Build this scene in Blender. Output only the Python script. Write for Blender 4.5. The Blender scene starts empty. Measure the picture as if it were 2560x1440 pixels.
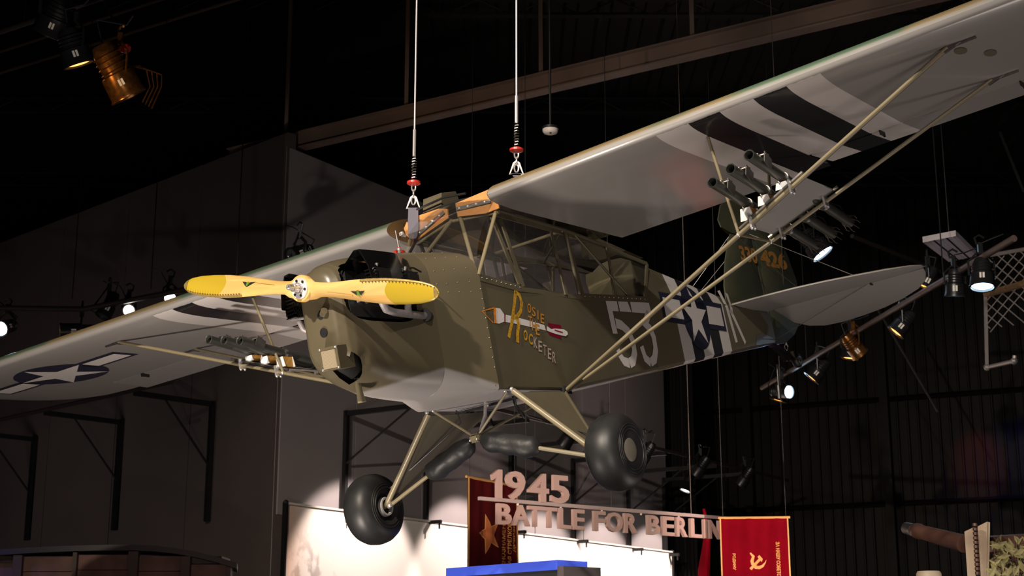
import bpy, bmesh, math, random
from mathutils import Vector, Matrix
random.seed(7)
SC = bpy.context.scene
COL = SC.collection
PI = math.pi

# ------------------------------------------------------------------ camera
PITCH = math.radians(14.0)
F = 3734.64
CAMZ = 1.6
cd = bpy.data.cameras.new('camera'); cam = bpy.data.objects.new('camera', cd); COL.objects.link(cam)
cam.location = (0, 0, CAMZ); cam.rotation_euler = (PI/2 + PITCH, 0, 0)
cd.sensor_width = 36; cd.lens = F/2560*36; cd.clip_end = 200
cd.dof.use_dof = True; cd.dof.focus_distance = 8.6; cd.dof.aperture_fstop = 5.6
SC.camera = cam
# ------------------------------------------------------------------ world, exposure, light
w = bpy.data.worlds.new('world'); SC.world = w; w.use_nodes = True
w.node_tree.nodes['Background'].inputs[0].default_value = (1, .92, .9, 1)
w.node_tree.nodes['Background'].inputs[1].default_value = 0.0
SC.view_settings.view_transform = 'Standard'; SC.view_settings.look = 'None'
SC.view_settings.gamma = 1; SC.view_settings.exposure = 0.0
try: SC.view_settings.use_curve_mapping = False
except Exception: pass

def light(name, kind, loc, energy, color=(1, .86, .72), target=None, size=.2, angle=40, blend=.5):
    l = bpy.data.lights.new(name, kind); l.energy = energy; l.color = color
    o = bpy.data.objects.new(name, l); COL.objects.link(o); o.location = loc
    if kind == 'AREA': l.size = size
    elif kind == 'SPOT': l.spot_size = math.radians(angle); l.spot_blend = blend; l.shadow_soft_size = size
    else: l.shadow_soft_size = size
    if target is not None:
        d = Vector(target) - Vector(loc); o.rotation_euler = d.to_track_quat('-Z', 'Y').to_euler()
    return o
# gallery spots: key from the upper left front, a floor uplight, and added area fills imitating floor bounce
light('key_spot', 'SPOT', (-4.2, 2.4, 6.9), 3400, (1, .86, .70), (-1.2, 8.8, 3.9), .10, 64, .6)
light('port_wing_spot', 'SPOT', (-.9, 1.2, 7.4), 2300, (1, .90, .78), (2.0, 7.4, 4.9), .12, 56, .8)
light('floor_uplight', 'AREA', (-2.2, 7.3, .35), 72, (1, .87, .76), (-2.0, 9.8, 4.2), .35).data.spread = math.radians(105)
light('front_floor_fill', 'AREA', (1.6, 3.2, .25), 150, (1, .86, .78), (1.4, 8.2, 4.4), 2.2)
light('tail_floor_fill', 'AREA', (4.2, 10.0, .25), 62, (1, .86, .78), (2.8, 11.5, 4.4), 2.0)
light('left_wall_fill', 'AREA', (-10.5, 13.5, 1.2), 28, (1, .82, .80), (-7, 23, 3.6), 3).data.spread = math.radians(75)  # unseen area light added to lift the dark left wall

# ------------------------------------------------------------------ helpers
class MB:
    def __init__(s): s.bm = bmesh.new(); s.mi = 0
    def face(s, vs):
        try:
            f = s.bm.faces.new(vs); f.material_index = s.mi; return f
        except ValueError: return None
    def poly(s, pts): return s.face([s.bm.verts.new(p) for p in pts])
    def box(s, c, size, rot=None):
        c = Vector(c); R = rot if rot is not None else Matrix.Identity(3)
        v = [s.bm.verts.new(c + R @ Vector((x*size[0]/2, y*size[1]/2, z*size[2]/2))) for x in (-1, 1) for y in (-1, 1) for z in (-1, 1)]
        for q in ((0,1,3,2),(4,6,7,5),(0,4,5,1),(2,3,7,6),(0,2,6,4),(1,5,7,3)): s.face([v[i] for i in q])
        return s
    def loft(s, secs, closed=True, cap0=True, cap1=True, skip=None):
        rows = [[s.bm.verts.new(p) for p in sec] for sec in secs]; n = len(secs[0])
        for i in range(len(rows)-1):
            for j in range(n if closed else n-1):
                if skip and skip(i, j): continue
                k = (j+1) % n
                s.face([rows[i][j], rows[i][k], rows[i+1][k], rows[i+1][j]])
        if cap0 and closed: s.face(list(reversed(rows[0])))
        if cap1 and closed: s.face(rows[-1])
        return rows
    def tube(s, pts, r, n=8, cap=True, flat=1.0, up=None):
        pts = [Vector(p) for p in pts]; m = len(pts)
        rs = r if isinstance(r, (list, tuple)) else [r]*m
        secs = []; U = None
        for i, p in enumerate(pts):
            d = (pts[min(i+1, m-1)] - pts[max(i-1, 0)]).normalized()
            if U is None:
                a = Vector(up) if up else (Vector((0,0,1)) if abs(d.z) < .9 else Vector((1,0,0)))
                U = (a - d*a.dot(d)).normalized()
            else: U = (U - d*U.dot(d)).normalized()
            V = d.cross(U)
            secs.append([p + (U*math.cos(t)*rs[i] + V*math.sin(t)*rs[i]*flat) for t in [2*PI*k/n for k in range(n)]])
        s.loft(secs, True, cap, cap); return s
    def lathe(s, o, d, prof, n=20, cap=True):
        o = Vector(o); d = Vector(d).normalized(); a = Vector((0,0,1)) if abs(d.z) < .9 else Vector((1,0,0))
        U = (a - d*a.dot(d)).normalized(); V = d.cross(U)
        s.loft([[o + d*t + (U*math.cos(q) + V*math.sin(q))*max(r, 1e-4) for q in [2*PI*k/n for k in range(n)]] for t, r in prof], True, cap, cap); return s
    def prism(s, poly, f, th, nrm=None):
        """poly: 2D points, f maps 2D -> 3D, extruded by vector th"""
        a = [Vector(f(*p)) for p in poly]; th = Vector(th)
        s.loft([a, [p + th for p in a]]); return s
    def ball(s, c, r, n=8):
        s.lathe(Vector(c) - Vector((0,0,r)), (0,0,1), [(r - r*math.cos(PI*k/6), r*math.sin(PI*k/6)) for k in range(7)], n); return s
    def build(s, name, m, parent=None, smooth=38, recalc=True):
        if recalc: bmesh.ops.recalc_face_normals(s.bm, faces=s.bm.faces[:])
        me = bpy.data.meshes.new(name); s.bm.to_mesh(me); s.bm.free()
        for q in (m if isinstance(m, (list, tuple)) else [m]): me.materials.append(q)
        if smooth:
            me.polygons.foreach_set('use_smooth', [True]*len(me.polygons))
            me.set_sharp_from_angle(angle=math.radians(smooth))
        o = bpy.data.objects.new(name, me); COL.objects.link(o)
        if parent is not None: o.parent = parent
        return o
def empty(name, loc=(0,0,0), rz=0):
    o = bpy.data.objects.new(name, None); COL.objects.link(o); o.location = loc; o.rotation_euler = (0,0,rz); o.empty_display_size = .1; return o
def tag(o, label=None, cat=None, group=None, kind=None):
    if label: o['label'] = label
    if cat: o['category'] = cat
    if group: o['group'] = group
    if kind: o['kind'] = kind
    return o
def copy_tree(o, parent=None):
    c = o.copy(); COL.objects.link(c)
    if parent is not None: c.parent = parent
    for ch in list(o.children): copy_tree(ch, c)
    return c

def mat(name, col, rough=.5, metal=0, noise=0, nscale=8, col2=None, bump=0, bscale=60, emit=None, spec=.5, coat=0):
    m = bpy.data.materials.new(name); m.use_nodes = True; nt = m.node_tree; b = nt.nodes['Principled BSDF']
    c = (*col, 1); b.inputs['Base Color'].default_value = c; b.inputs['Roughness'].default_value = rough; b.inputs['Metallic'].default_value = metal
    b.inputs['Specular IOR Level'].default_value = spec
    if coat: b.inputs['Coat Weight'].default_value = coat; b.inputs['Coat Roughness'].default_value = .12
    if emit: b.inputs['Emission Color'].default_value = (*emit[0], 1); b.inputs['Emission Strength'].default_value = emit[1]
    if noise or bump:
        tc = nt.nodes.new('ShaderNodeTexCoord')
        if noise:
            n = nt.nodes.new('ShaderNodeTexNoise'); n.inputs['Scale'].default_value = nscale; n.inputs['Detail'].default_value = 5
            nt.links.new(tc.outputs['Object'], n.inputs['Vector'])
            r = nt.nodes.new('ShaderNodeValToRGB'); c2 = col2 or tuple(x*(1-noise) for x in col)
            r.color_ramp.elements[0].position = .35; r.color_ramp.elements[1].position = .68
            r.color_ramp.elements[0].color = (*c2, 1); r.color_ramp.elements[1].color = c
            nt.links.new(n.outputs['Fac'], r.inputs[0]); nt.links.new(r.outputs[0], b.inputs['Base Color'])
        if bump:
            n2 = nt.nodes.new('ShaderNodeTexNoise'); n2.inputs['Scale'].default_value = bscale; nt.links.new(tc.outputs['Object'], n2.inputs['Vector'])
            bp = nt.nodes.new('ShaderNodeBump'); bp.inputs['Strength'].default_value = bump; bp.inputs['Distance'].default_value = .01
            nt.links.new(n2.outputs['Fac'], bp.inputs['Height']); nt.links.new(bp.outputs[0], b.inputs['Normal'])
    return m
class NT:
    """tiny node-math builder"""
    def __init__(s, m): s.nt = m.node_tree; s.b = s.nt.nodes['Principled BSDF']
    def _in(s, sock, v):
        if isinstance(v, (int, float)): sock.default_value = v
        elif isinstance(v, tuple): sock.default_value = v
        else: s.nt.links.new(v, sock)
    def math(s, op, a, b=0.0):
        n = s.nt.nodes.new('ShaderNodeMath'); n.operation = op; s._in(n.inputs[0], a); s._in(n.inputs[1], b); return n.outputs[0]
    def rng(s, x, lo, hi): return s.math('MULTIPLY', s.math('GREATER_THAN', x, lo), s.math('LESS_THAN', x, hi))
    def ss(s, x, lo, hi):
        n = s.nt.nodes.new('ShaderNodeMapRange'); n.interpolation_type = 'SMOOTHSTEP'; s._in(n.inputs[0], x)
        n.inputs[1].default_value = lo; n.inputs[2].default_value = hi; return n.outputs[0]
    def mix(s, f, a, b):
        n = s.nt.nodes.new('ShaderNodeMix'); n.data_type = 'RGBA'; s._in(n.inputs[0], f); s._in(n.inputs[6], a); s._in(n.inputs[7], b); return n.outputs[2]
    def attr(s, name):
        n = s.nt.nodes.new('ShaderNodeAttribute'); n.attribute_name = name; return n.outputs['Fac']
    def pos(s):
        tc = s.nt.nodes.new('ShaderNodeTexCoord'); sp = s.nt.nodes.new('ShaderNodeSeparateXYZ'); s.nt.links.new(tc.outputs['Object'], sp.inputs[0])
        s.obj = tc.outputs['Object']; return sp.outputs
    def noise(s, scale, vec=None, detail=3, stretch=None):
        n = s.nt.nodes.new('ShaderNodeTexNoise'); n.inputs['Scale'].default_value = scale; n.inputs['Detail'].default_value = detail
        v = vec or s.obj
        if stretch:
            mp = s.nt.nodes.new('ShaderNodeMapping'); mp.inputs['Scale'].default_value = stretch; s.nt.links.new(v, mp.inputs[0]); v = mp.outputs[0]
        s.nt.links.new(v, n.inputs['Vector']); return n.outputs['Fac']
    def color(s, c): s.nt.links.new(c, s.b.inputs['Base Color'])

OLIVE = (.112, .095, .060); GREY = (.30, .285, .275); WHITE = (.62, .58, .56); BLACK = (.012, .012, .014)
M = {}
M['olive'] = mat('olive_paint', OLIVE, .42, noise=.12, nscale=3)
M['olive_tube'] = mat('olive_enamel', (.215, .180, .108), .36)
M['olive_dull'] = mat('olive_fabric', (.095, .080, .048), .6, noise=.15, nscale=4)
M['grey'] = mat('grey_paint', GREY, .5, noise=.06, nscale=2)
M['white'] = mat('white_marking', WHITE, .5)
M['black'] = mat('black_paint', BLACK, .5)
M['navy'] = mat('navy_marking', (.012, .014, .035), .5)
M['gloss_black'] = mat('gloss_black_enamel', (.006, .006, .006), .14, coat=.4)
M['rubber'] = mat('black_rubber', (.018, .018, .019), .46, noise=.3, nscale=14)
M['chrome'] = mat('bright_steel', (.72, .70, .69), .22, .7)
M['steel'] = mat('dull_steel', (.42, .40, .39), .38, 1, noise=.3, nscale=20)
M['exhaust'] = mat('exhaust_pipe_metal', (.52, .48, .48), .55, .35, noise=.35, nscale=14)
M['darkmetal'] = mat('dark_metal', (.02, .02, .02), .45, .3)
M['launcher'] = mat('launcher_green', (.040, .042, .036), .42, noise=.2, nscale=9)
M['ply'] = mat('varnished_plywood', (.72, .33, .11), .38, noise=.18, nscale=5)
M['leather'] = mat('black_leatherette', (.020, .020, .021), .5, bump=.5, bscale=16)
M['webbing'] = mat('grey_webbing', (.13, .12, .15), .8)
M['red'] = mat('red_paint', (.5, .03, .02), .35)
M['brasspaint'] = mat('yellow_gold_glitter', (.62, .34, .03), .35, noise=.5, nscale=90)
M['orange'] = mat('orange_glitter', (.75, .24, .02), .45, noise=.4, nscale=90)
M['orangetext'] = mat('orange_paint', (.55, .24, .03), .5, noise=.35, nscale=20)
M['pinkglit'] = mat('pale_glitter', (.55, .42, .36), .4, noise=.4, nscale=80)
M['crimson'] = mat('crimson_paint', (.16, .004, .02), .4)
M['tail_num'] = mat('amber_number_paint', (.42, .19, .04), .55)
M['brass'] = mat('brass_edge', (.85, .62, .22), .3, .7, noise=.3, nscale=60)
M['filter'] = mat('filter_gauze', (.55, .47, .33), .5, .4)
M['navyseat'] = mat('dark_seat_cover', (.012, .014, .022), .35)
M['canvas'] = mat('olive_canvas', (.12, .10, .05), .7, noise=.3, nscale=6)
M['cable'] = mat('galvanised_cable', (.50, .48, .50), .5, .4)
M['silverwhite'] = mat('white_metal_bracket', (.85, .84, .82), .4)

def glass_mat(name, tint=(.9, .9, .9), refl=.5):
    m = bpy.data.materials.new(name); m.use_nodes = True; nt = m.node_tree; nt.nodes.clear()
    o = nt.nodes.new('ShaderNodeOutputMaterial'); t = nt.nodes.new('ShaderNodeBsdfTransparent'); g = nt.nodes.new('ShaderNodeBsdfGlossy')
    t.inputs[0].default_value = (*tint, 1); g.inputs['Roughness'].default_value = .06
    fr = nt.nodes.new('ShaderNodeFresnel'); fr.inputs[0].default_value = 1.45
    k = nt.nodes.new('ShaderNodeMath'); k.operation = 'MULTIPLY'; k.inputs[1].default_value = refl; nt.links.new(fr.outputs[0], k.inputs[0])
    # faint diffuse haze stands in for grey reflections in the panes
    d = nt.nodes.new('ShaderNodeBsdfDiffuse'); d.inputs[0].default_value = (.5, .48, .46, 1)
    mx = nt.nodes.new('ShaderNodeMixShader'); mx2 = nt.nodes.new('ShaderNodeMixShader'); mx2.inputs[0].default_value = .03
    nt.links.new(t.outputs[0], mx2.inputs[1]); nt.links.new(d.outputs[0], mx2.inputs[2])
    nt.links.new(k.outputs[0], mx.inputs[0]); nt.links.new(mx2.outputs[0], mx.inputs[1]); nt.links.new(g.outputs[0], mx.inputs[2])
    nt.links.new(mx.outputs[0], o.inputs[0]); return m
M['glass'] = glass_mat('hazed_perspex')

# ---- text to flat mesh outlines: returns list of (verts2d, faces) normalised by font size
_tc = {}
def text2d(s, bold=0.0, res=3):
    key = (s, bold)
    if key in _tc: return _tc[key]
    c = bpy.data.curves.new('t', 'FONT'); c.body = s; c.size = 1; c.offset = bold; c.resolution_u = res; c.fill_mode = 'BOTH'
    o = bpy.data.objects.new('t', c); COL.objects.link(o); dg = bpy.context.evaluated_depsgraph_get()
    me = bpy.data.meshes.new_from_object(o.evaluated_get(dg))
    vs = [(v.co.x, v.co.y) for v in me.vertices]; fs = [tuple(p.vertices) for p in me.polygons]
    bpy.data.objects.remove(o); bpy.data.curves.remove(c); bpy.data.meshes.remove(me)
    x0 = min(v[0] for v in vs); x1 = max(v[0] for v in vs); y0 = min(v[1] for v in vs); y1 = max(v[1] for v in vs)
    _tc[key] = (vs, fs, (x0, x1, y0, y1)); return _tc[key]
def put_text(mb, s, f, bold=0.0):
    """unit box text: f(u,v) with u,v in 0..1 -> 3D"""
    vs, fs, (x0, x1, y0, y1) = text2d(s, bold)
    V = [mb.bm.verts.new(f((x-x0)/(x1-x0), (y-y0)/(y1-y0))) for x, y in vs]
    for q in fs: mb.face([V[i] for i in q])
def put_poly(mb, pts, f, n=1):
    """fan-free planar polygon, triangulated and mapped; subdivided n times"""
    t = bmesh.new(); t.faces.new([t.verts.new((x, y, 0)) for x, y in pts]); bmesh.ops.triangulate(t, faces=t.faces[:])
    if n: bmesh.ops.subdivide_edges(t, edges=t.edges[:], cuts=n, use_grid_fill=True)
    mp = {v: mb.bm.verts.new(f(v.co.x, v.co.y)) for v in t.verts}
    for q in t.faces: mb.face([mp[v] for v in q.verts])
    t.free()
def ribbon(mb, pts, wd, f):
    """thick polyline in 2D mapped by f"""
    P = [Vector(p) for p in pts]; L = []; R = []
    for i, p in enumerate(P):
        a = (P[i]-P[i-1]).normalized() if i else None; b = (P[i+1]-P[i]).normalized() if i < len(P)-1 else None
        d = ((a or b) + (b or a)).normalized(); n = Vector((-d.y, d.x))
        k = 1/max(.5, abs(n.dot(Vector((-(a or b).y, (a or b).x)))))
        ww = wd[i] if isinstance(wd, (list, tuple)) else wd
        L.append(p + n*ww/2*k); R.append(p - n*ww/2*k)
    VL = [mb.bm.verts.new(f(*p)) for p in L]; VR = [mb.bm.verts.new(f(*p)) for p in R]
    for i in range(len(P)-1): mb.face([VL[i], VL[i+1], VR[i+1], VR[i]])
def star5(cx, cy, r, rot=PI/2, inner=.382):
    return [(cx + (r if k % 2 == 0 else r*inner)*math.cos(rot + k*PI/5), cy + (r if k % 2 == 0 else r*inner)*math.sin(rot + k*PI/5)) for k in range(10)]
def circ(cx, cy, r, n=32, ry=None): return [(cx + r*math.cos(2*PI*k/n), cy + (ry or r)*math.sin(2*PI*k/n)) for k in range(n)]

# ==================================================================  THE HALL
# world frame: camera at the origin looking along +Y, metres
def G(px, py, d):
    """point seen at photo pixel (px,py) standing d metres in front of the viewer"""
    a = (px-1280)/F; b = (720-py)/F
    v = Vector((a, math.cos(PITCH) - b*math.sin(PITCH), math.sin(PITCH) + b*math.cos(PITCH)))
    return Vector((0, 0, CAMZ)) + v*(d/v.y)
def onplane(px, py, p0, p1):
    """point on the vertical wall through ground points p0,p1 seen at pixel"""
    v = G(px, py, 1.0) - Vector((0,0,CAMZ)); d = Vector((p1[0]-p0[0], p1[1]-p0[1])); n = Vector((-d.y, d.x))
    t = (n.x*p0[0] + n.y*p0[1])/(n.x*v.x + n.y*v.y); return Vector((0,0,CAMZ)) + v*t
A0 = (-3.02, 19.0)                       # outer corner between the two pale walls
A1 = (-14.0, 29.6)
B1 = (2.85, 27.9)
C0 = (2.6, 31.5); C1 = (14.0, 26.0)
CEIL = 11.0
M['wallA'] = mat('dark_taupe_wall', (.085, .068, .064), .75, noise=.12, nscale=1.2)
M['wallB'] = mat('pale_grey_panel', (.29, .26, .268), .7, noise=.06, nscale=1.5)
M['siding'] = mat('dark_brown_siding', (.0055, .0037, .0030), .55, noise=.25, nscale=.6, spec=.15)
M['floor'] = mat('grey_concrete_floor', (.10, .085, .075), .45, noise=.2, nscale=1)
M['deck'] = mat('black_roof_deck', (.005, .005, .005), .6)
M['beam'] = mat('brown_painted_steel', (.21, .145, .118), .5, noise=.2, nscale=2)
M['brownpipe'] = mat('brown_pipe_paint', (.085, .058, .05), .5); M['blacksteel'] = mat('black_painted_steel', (.008, .008, .009), .45)
M['pipe'] = mat('brown_black_pipe', (.045, .035, .032), .4, .3)

b = MB(); b.box((0, 16, -.05), (34, 40, .1)); tag(b.build('floor', M['floor'], smooth=0), kind='structure')
def wall(name, p0, p1, z0, z1, m, th=.15):
    d = Vector((p1[0]-p0[0], p1[1]-p0[1], 0)); n = Vector((-d.y, d.x, 0)).normalized()
    if n.dot(Vector((p0[0], p0[1], 0))) < 0: n = -n
    b = MB(); a = Vector((p0[0], p0[1], z0)); h = Vector((0,0,z1-z0))
    b.loft([[a, a+d, a+d+n*th, a+n*th], [a+h, a+d+h, a+d+n*th+h, a+n*th+h]])
    return tag(b.build(name, m, smooth=0), kind='structure')
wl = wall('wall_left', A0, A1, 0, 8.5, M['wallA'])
wb = wall('wall_back', A0, B1, 0, 8.3, M['wallB'])
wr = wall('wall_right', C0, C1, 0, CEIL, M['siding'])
# vertical panel joints and panels of the pale wall
def wall_panels(parent, p0, p1, n, z0, z1, m, gap=.02, th=.03):
    d = Vector((p1[0]-p0[0], p1[1]-p0[1], 0)); L = d.length; d.normalize(); nr = Vector((d.y, -d.x, 0))
    if nr.dot(Vector((p0[0], p0[1], 0))) > 0: nr = -nr
    for k in range(n):
        a = Vector((p0[0], p0[1], 0)) + d*(L*k/n + gap/2); c = Vector((p0[0], p0[1], 0)) + d*(L*(k+1)/n - gap/2)
        b = MB(); q = [a, c, c + nr*th, a + nr*th]
        b.loft([[p + Vector((0,0,z0)) for p in q], [p + Vector((0,0,z1)) for p in q]]); b.build('wall_panel', m, parent, 0)
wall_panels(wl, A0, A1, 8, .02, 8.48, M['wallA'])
zmur = onplane(690, 1262, A0, B1).z
wall_panels(wb, (A0[0]+.02, A0[1]+.03), B1, 7, zmur-.12, 8.28, M['wallB'])
# corrugated siding of the right wall, one sheet per bay and course
d = Vector((C1[0]-C0[0], C1[1]-C0[1], 0)); L = d.length; d.normalize(); nr = Vector((d.y, -d.x, 0))
if nr.dot(Vector((C0[0], C0[1], 0))) > 0: nr = -nr
bays = [(0, .20), (.20, .42), (.42, .66), (.66, 1.0)]
zc = [0, 2.85, 4.55, 6.6, 9.0, CEIL]
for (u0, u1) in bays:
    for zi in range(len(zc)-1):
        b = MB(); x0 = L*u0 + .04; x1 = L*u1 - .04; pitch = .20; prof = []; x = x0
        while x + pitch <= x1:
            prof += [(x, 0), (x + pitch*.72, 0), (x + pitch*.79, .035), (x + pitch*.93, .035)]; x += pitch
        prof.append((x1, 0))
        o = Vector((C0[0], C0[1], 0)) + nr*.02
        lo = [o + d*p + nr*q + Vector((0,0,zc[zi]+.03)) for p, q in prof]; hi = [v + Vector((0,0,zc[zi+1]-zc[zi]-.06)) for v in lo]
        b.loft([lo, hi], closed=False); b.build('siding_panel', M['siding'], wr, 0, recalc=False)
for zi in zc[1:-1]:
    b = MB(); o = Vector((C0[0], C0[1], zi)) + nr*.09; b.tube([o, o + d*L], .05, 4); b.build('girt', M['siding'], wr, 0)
for u in (0.20, .42, .66):
    b = MB(); o = Vector((C0[0], C0[1], 0)) + d*(L*u) + nr*.14; b.box(o + Vector((0,0,CEIL/2)), (.16, .22, CEIL), Matrix.Rotation(math.atan2(d.y, d.x), 3, 'Z')); b.build('column', M['siding'], wr, 0)
# dark drape closing the gap between the pale wall and the siding
b = MB(); pts = []
for k in range(40):
    t = k/39; p = Vector((2.55 + t*.9, 29.0 - .8*t, 0)) + Vector((0, .05*math.sin(k*1.9), 0)); pts.append(p)
b.loft([pts, [p + Vector((0,0,CEIL)) for p in pts]], closed=False)
tag(b.build('stage_drape', mat('black_drape', (.010, .008, .009), .85), smooth=60, recalc=False), 'tall black drape hanging between the pale wall and the dark siding', 'drape')
# roof deck: ridged sheets, joists and a brown beam
b = MB(); prof = []; x = -20.0
while x < 20: prof += [(x, 0), (x+.25, 0), (x+.3, -.06), (x+.45, -.06)]; x += .5
b.loft([[Vector((p, -4, CEIL+q)) for p, q in prof], [Vector((p, 36, CEIL+q)) for p, q in prof]], closed=False)
ce = tag(b.build('ceiling', M['deck'], smooth=0, recalc=False), kind='structure')
for y in range(4, 34, 4):
    b = MB(); b.box((0, y, CEIL-.35), (38, .12, .04)); b.box((0, y, CEIL-.1), (38, .12, .04))
    for k in range(-18, 19): b.tube([(k, y, CEIL-.35), (k+.5, y, CEIL-.1), (k+1, y, CEIL-.35)], .014, 4)
    b.build('joist', M['deck'], ce, 0)
p0 = G(850, 345, 19.0); p1 = G(2200, 20, 14.95)
dz = (p1-p0).normalized(); p0 = p0 - dz*2.0; p1 = p1 + dz*5
b = MB(); R3 = Matrix.Rotation(math.atan2(dz.y, dz.x), 3, 'Z'); c = (p0+p1)/2; Lb = (p1-p0).length
c.z = G(1500, 180, G(1500,180,16.9).y).z
b.box(c, (Lb, .03, .20), R3); b.box(c + Vector((0,0,.11)), (Lb, .16, .02), R3); b.box(c - Vector((0,0,.11)), (Lb, .16, .02), R3)
for k in range(7):
    q = p0 + (p1-p0)*(k+.5)/7; b.box((q.x, q.y, c.z+.12+(CEIL-c.z-.12)/2), (.05, .05, CEIL-c.z-.12))
tag(b.build('trim_1', M['beam'], smooth=0), 'brown steel beam crossing under the roof', kind='structure')

# ==================================================================  THE AIRPLANE
# own frame: X towards the tail, Y to starboard, Z up, origin at the propeller hub (metres)
PF = Vector((0.82685213, 0.52604188, 0.19898617)); PR = Vector((0.55832102, -0.8103698, -0.17770316)); PU = Vector((-0.06777308, -0.2580324, 0.96375624))
PC = Vector((-6.0544939, -5.16051274, -1.80281447))
upv = (PU*math.cos(PITCH) + PF*math.sin(PITCH)); fwv = (PF*math.cos(PITCH) - PU*math.sin(PITCH))
MW = Matrix((PR, fwv, upv)).to_4x4()
MW.translation = Vector((0,0,CAMZ)) - MW.to_3x3() @ PC
def W(*p): return MW @ Vector(p)
plane = empty('liaison_airplane'); plane.matrix_world = MW
tag(plane, 'olive drab high-wing light airplane with yellow wooden propeller hanging from the roof by cables', 'airplane')
def sub(name, m, parent, mb, smooth=38, label=None):
    o = mb.build(name, m, parent, smooth)
    if label: o['label'] = label
    return o

# ---- paint materials with markings laid out in the airplane's own coordinates
def olive_grey(name, zline, soft=.02, rough=.36, slope=0.0):
    m = mat(name, OLIVE, rough); n = NT(m); X, Y, Z = n.pos()
    ns = n.noise(3.0, detail=4); oc = n.mix(ns, (OLIVE[0]*.9, OLIVE[1]*.9, OLIVE[2]*.85, 1), (OLIVE[0]*1.12, OLIVE[1]*1.1, OLIVE[2]*1.1, 1))
    f = n.ss(n.math('ADD', n.math('ADD', Z, n.math('MULTIPLY', n.math('SUBTRACT', X, .86), slope)), n.math('MULTIPLY', n.math('SUBTRACT', n.noise(5.0), .5), .015)), zline - soft, zline + soft); f = n.math('SUBTRACT', 1.0, f); n.color(n.mix(f, oc, (*GREY, 1))); return m
M['cowl'] = olive_grey('cowl_paint', -.468, .012, .33, -.20)
M['boot'] = olive_grey('boot_cowl_paint', -.468, .012, .36, .32)
def stripe_mix(n, pos, edges, base):
    """white, black, white, black, white bands between successive edges"""
    c = base
    for i in range(5):
        c = n.mix(n.rng(pos, edges[i], edges[i+1]), c, (*(WHITE if i % 2 == 0 else (.012, .012, .016)), 1))
    return c
def fuselage_mat():
    m = mat('fuselage_paint', OLIVE, .5); n = NT(m); X, Y, Z = n.pos(); ns = n.noise(2.5, detail=4)
    oc = n.mix(ns, (OLIVE[0]*.88, OLIVE[1]*.88, OLIVE[2]*.85, 1), (OLIVE[0]*1.1, OLIVE[1]*1.1, OLIVE[2]*1.1, 1))
    n.color(stripe_mix(n, X, [3.96, 4.17, 4.375, 4.58, 4.78, 4.98], oc)); return m
M['fuse'] = fuselage_mat()
def wing_mat():
    m = mat('wing_fabric_paint', GREY, .34, coat=.55); n = NT(m); X, Y, Z = n.pos(); ch = n.attr('chordpos'); ay = n.math('ABSOLUTE', Y)
    cam_ = n.mix(n.ss(n.noise(1.15, detail=2), .46, .54), (.105, .165, .105, 1), (.27, .20, .10, 1))
    wob = n.math('MULTIPLY', n.math('SUBTRACT', n.noise(2.0), .5), .02)
    top = n.ss(n.math('ADD', ch, wob), -.002, .018)
    low = n.mix(n.noise(2.2, detail=3), (GREY[0]*.93, GREY[1]*.93, GREY[2]*.93, 1), (*GREY, 1))
    jag = n.math('MULTIPLY', n.math('SUBTRACT', n.noise(30.0), .5), .008)
    st = stripe_mix(n, ay, [1.58, 1.79, 1.99, 2.20, 2.40, 2.60], low)
    inlow = n.math('LESS_THAN', n.math('ADD', ch, jag), -.014)
    low2 = n.mix(inlow, low, st)
    n.color(n.mix(top, low2, cam_)); return m
M['wing'] = wing_mat()
def tail_mat():
    m = mat('tail_fabric_paint', GREY, .5); n = NT(m); X, Y, Z = n.pos(); up = n.attr('upside')
    n.color(n.mix(up, (*GREY, 1), (*OLIVE, 1))); return m
M['tail'] = tail_mat()
def prop_mat():
    m = mat('laminated_birch', (.8, .5, .17), .26, coat=.5); n = NT(m); X, Y, Z = n.pos(); u = n.attr('radial'); v = n.attr('across')
    g = n.noise(1.0, stretch=(60, 4, 40), detail=4); c = n.mix(g, (.78, .46, .14, 1), (.86, .60, .24, 1))
    lam = n.ss(n.noise(1.0, stretch=(45, 1.2, 1.2), detail=1), .5, .53); c = n.mix(n.math('MULTIPLY', lam, .35), c, (.70, .36, .09, 1))
    n.color(n.mix(n.math('GREATER_THAN', n.math('ADD', n.math('ABSOLUTE', u), n.math('MULTIPLY', n.math('MULTIPLY', v, v), -.05)), .575), c, (.52, .37, .03, 1))); return m
M['prop'] = prop_mat(); M['rivetb'] = mat('rivet_bronze', (.35,.22,.08), .4, .6)

# ---- fuselage geometry functions
def fw_(X): return .31 - max(0.0, X-2.2)*(.28/3.89)                      # half width
def fzl(X): return -.612 if X < 1.98 else -.612 + (X-1.98)*(.535/4.11)    # lower longeron
def fzu(X): return .06 + max(0, min(1, (X-2.8)/1.1))*.13                  # upper longeron
def fzt(X): return .445 - (X-3.6)*.105                                    # ridge of the turtle deck
def side(X, z, off=.004):
    """point on the port side skin, offset outwards"""
    wd = fw_(X); zu = fzu(X) if X > 3.4 else 9
    if z > zu: wd = wd*(1 - .28*min(1, (z-zu)/max(.02, fzt(X)-.04-zu)))
    return Vector((X, -wd-off, z))
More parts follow.
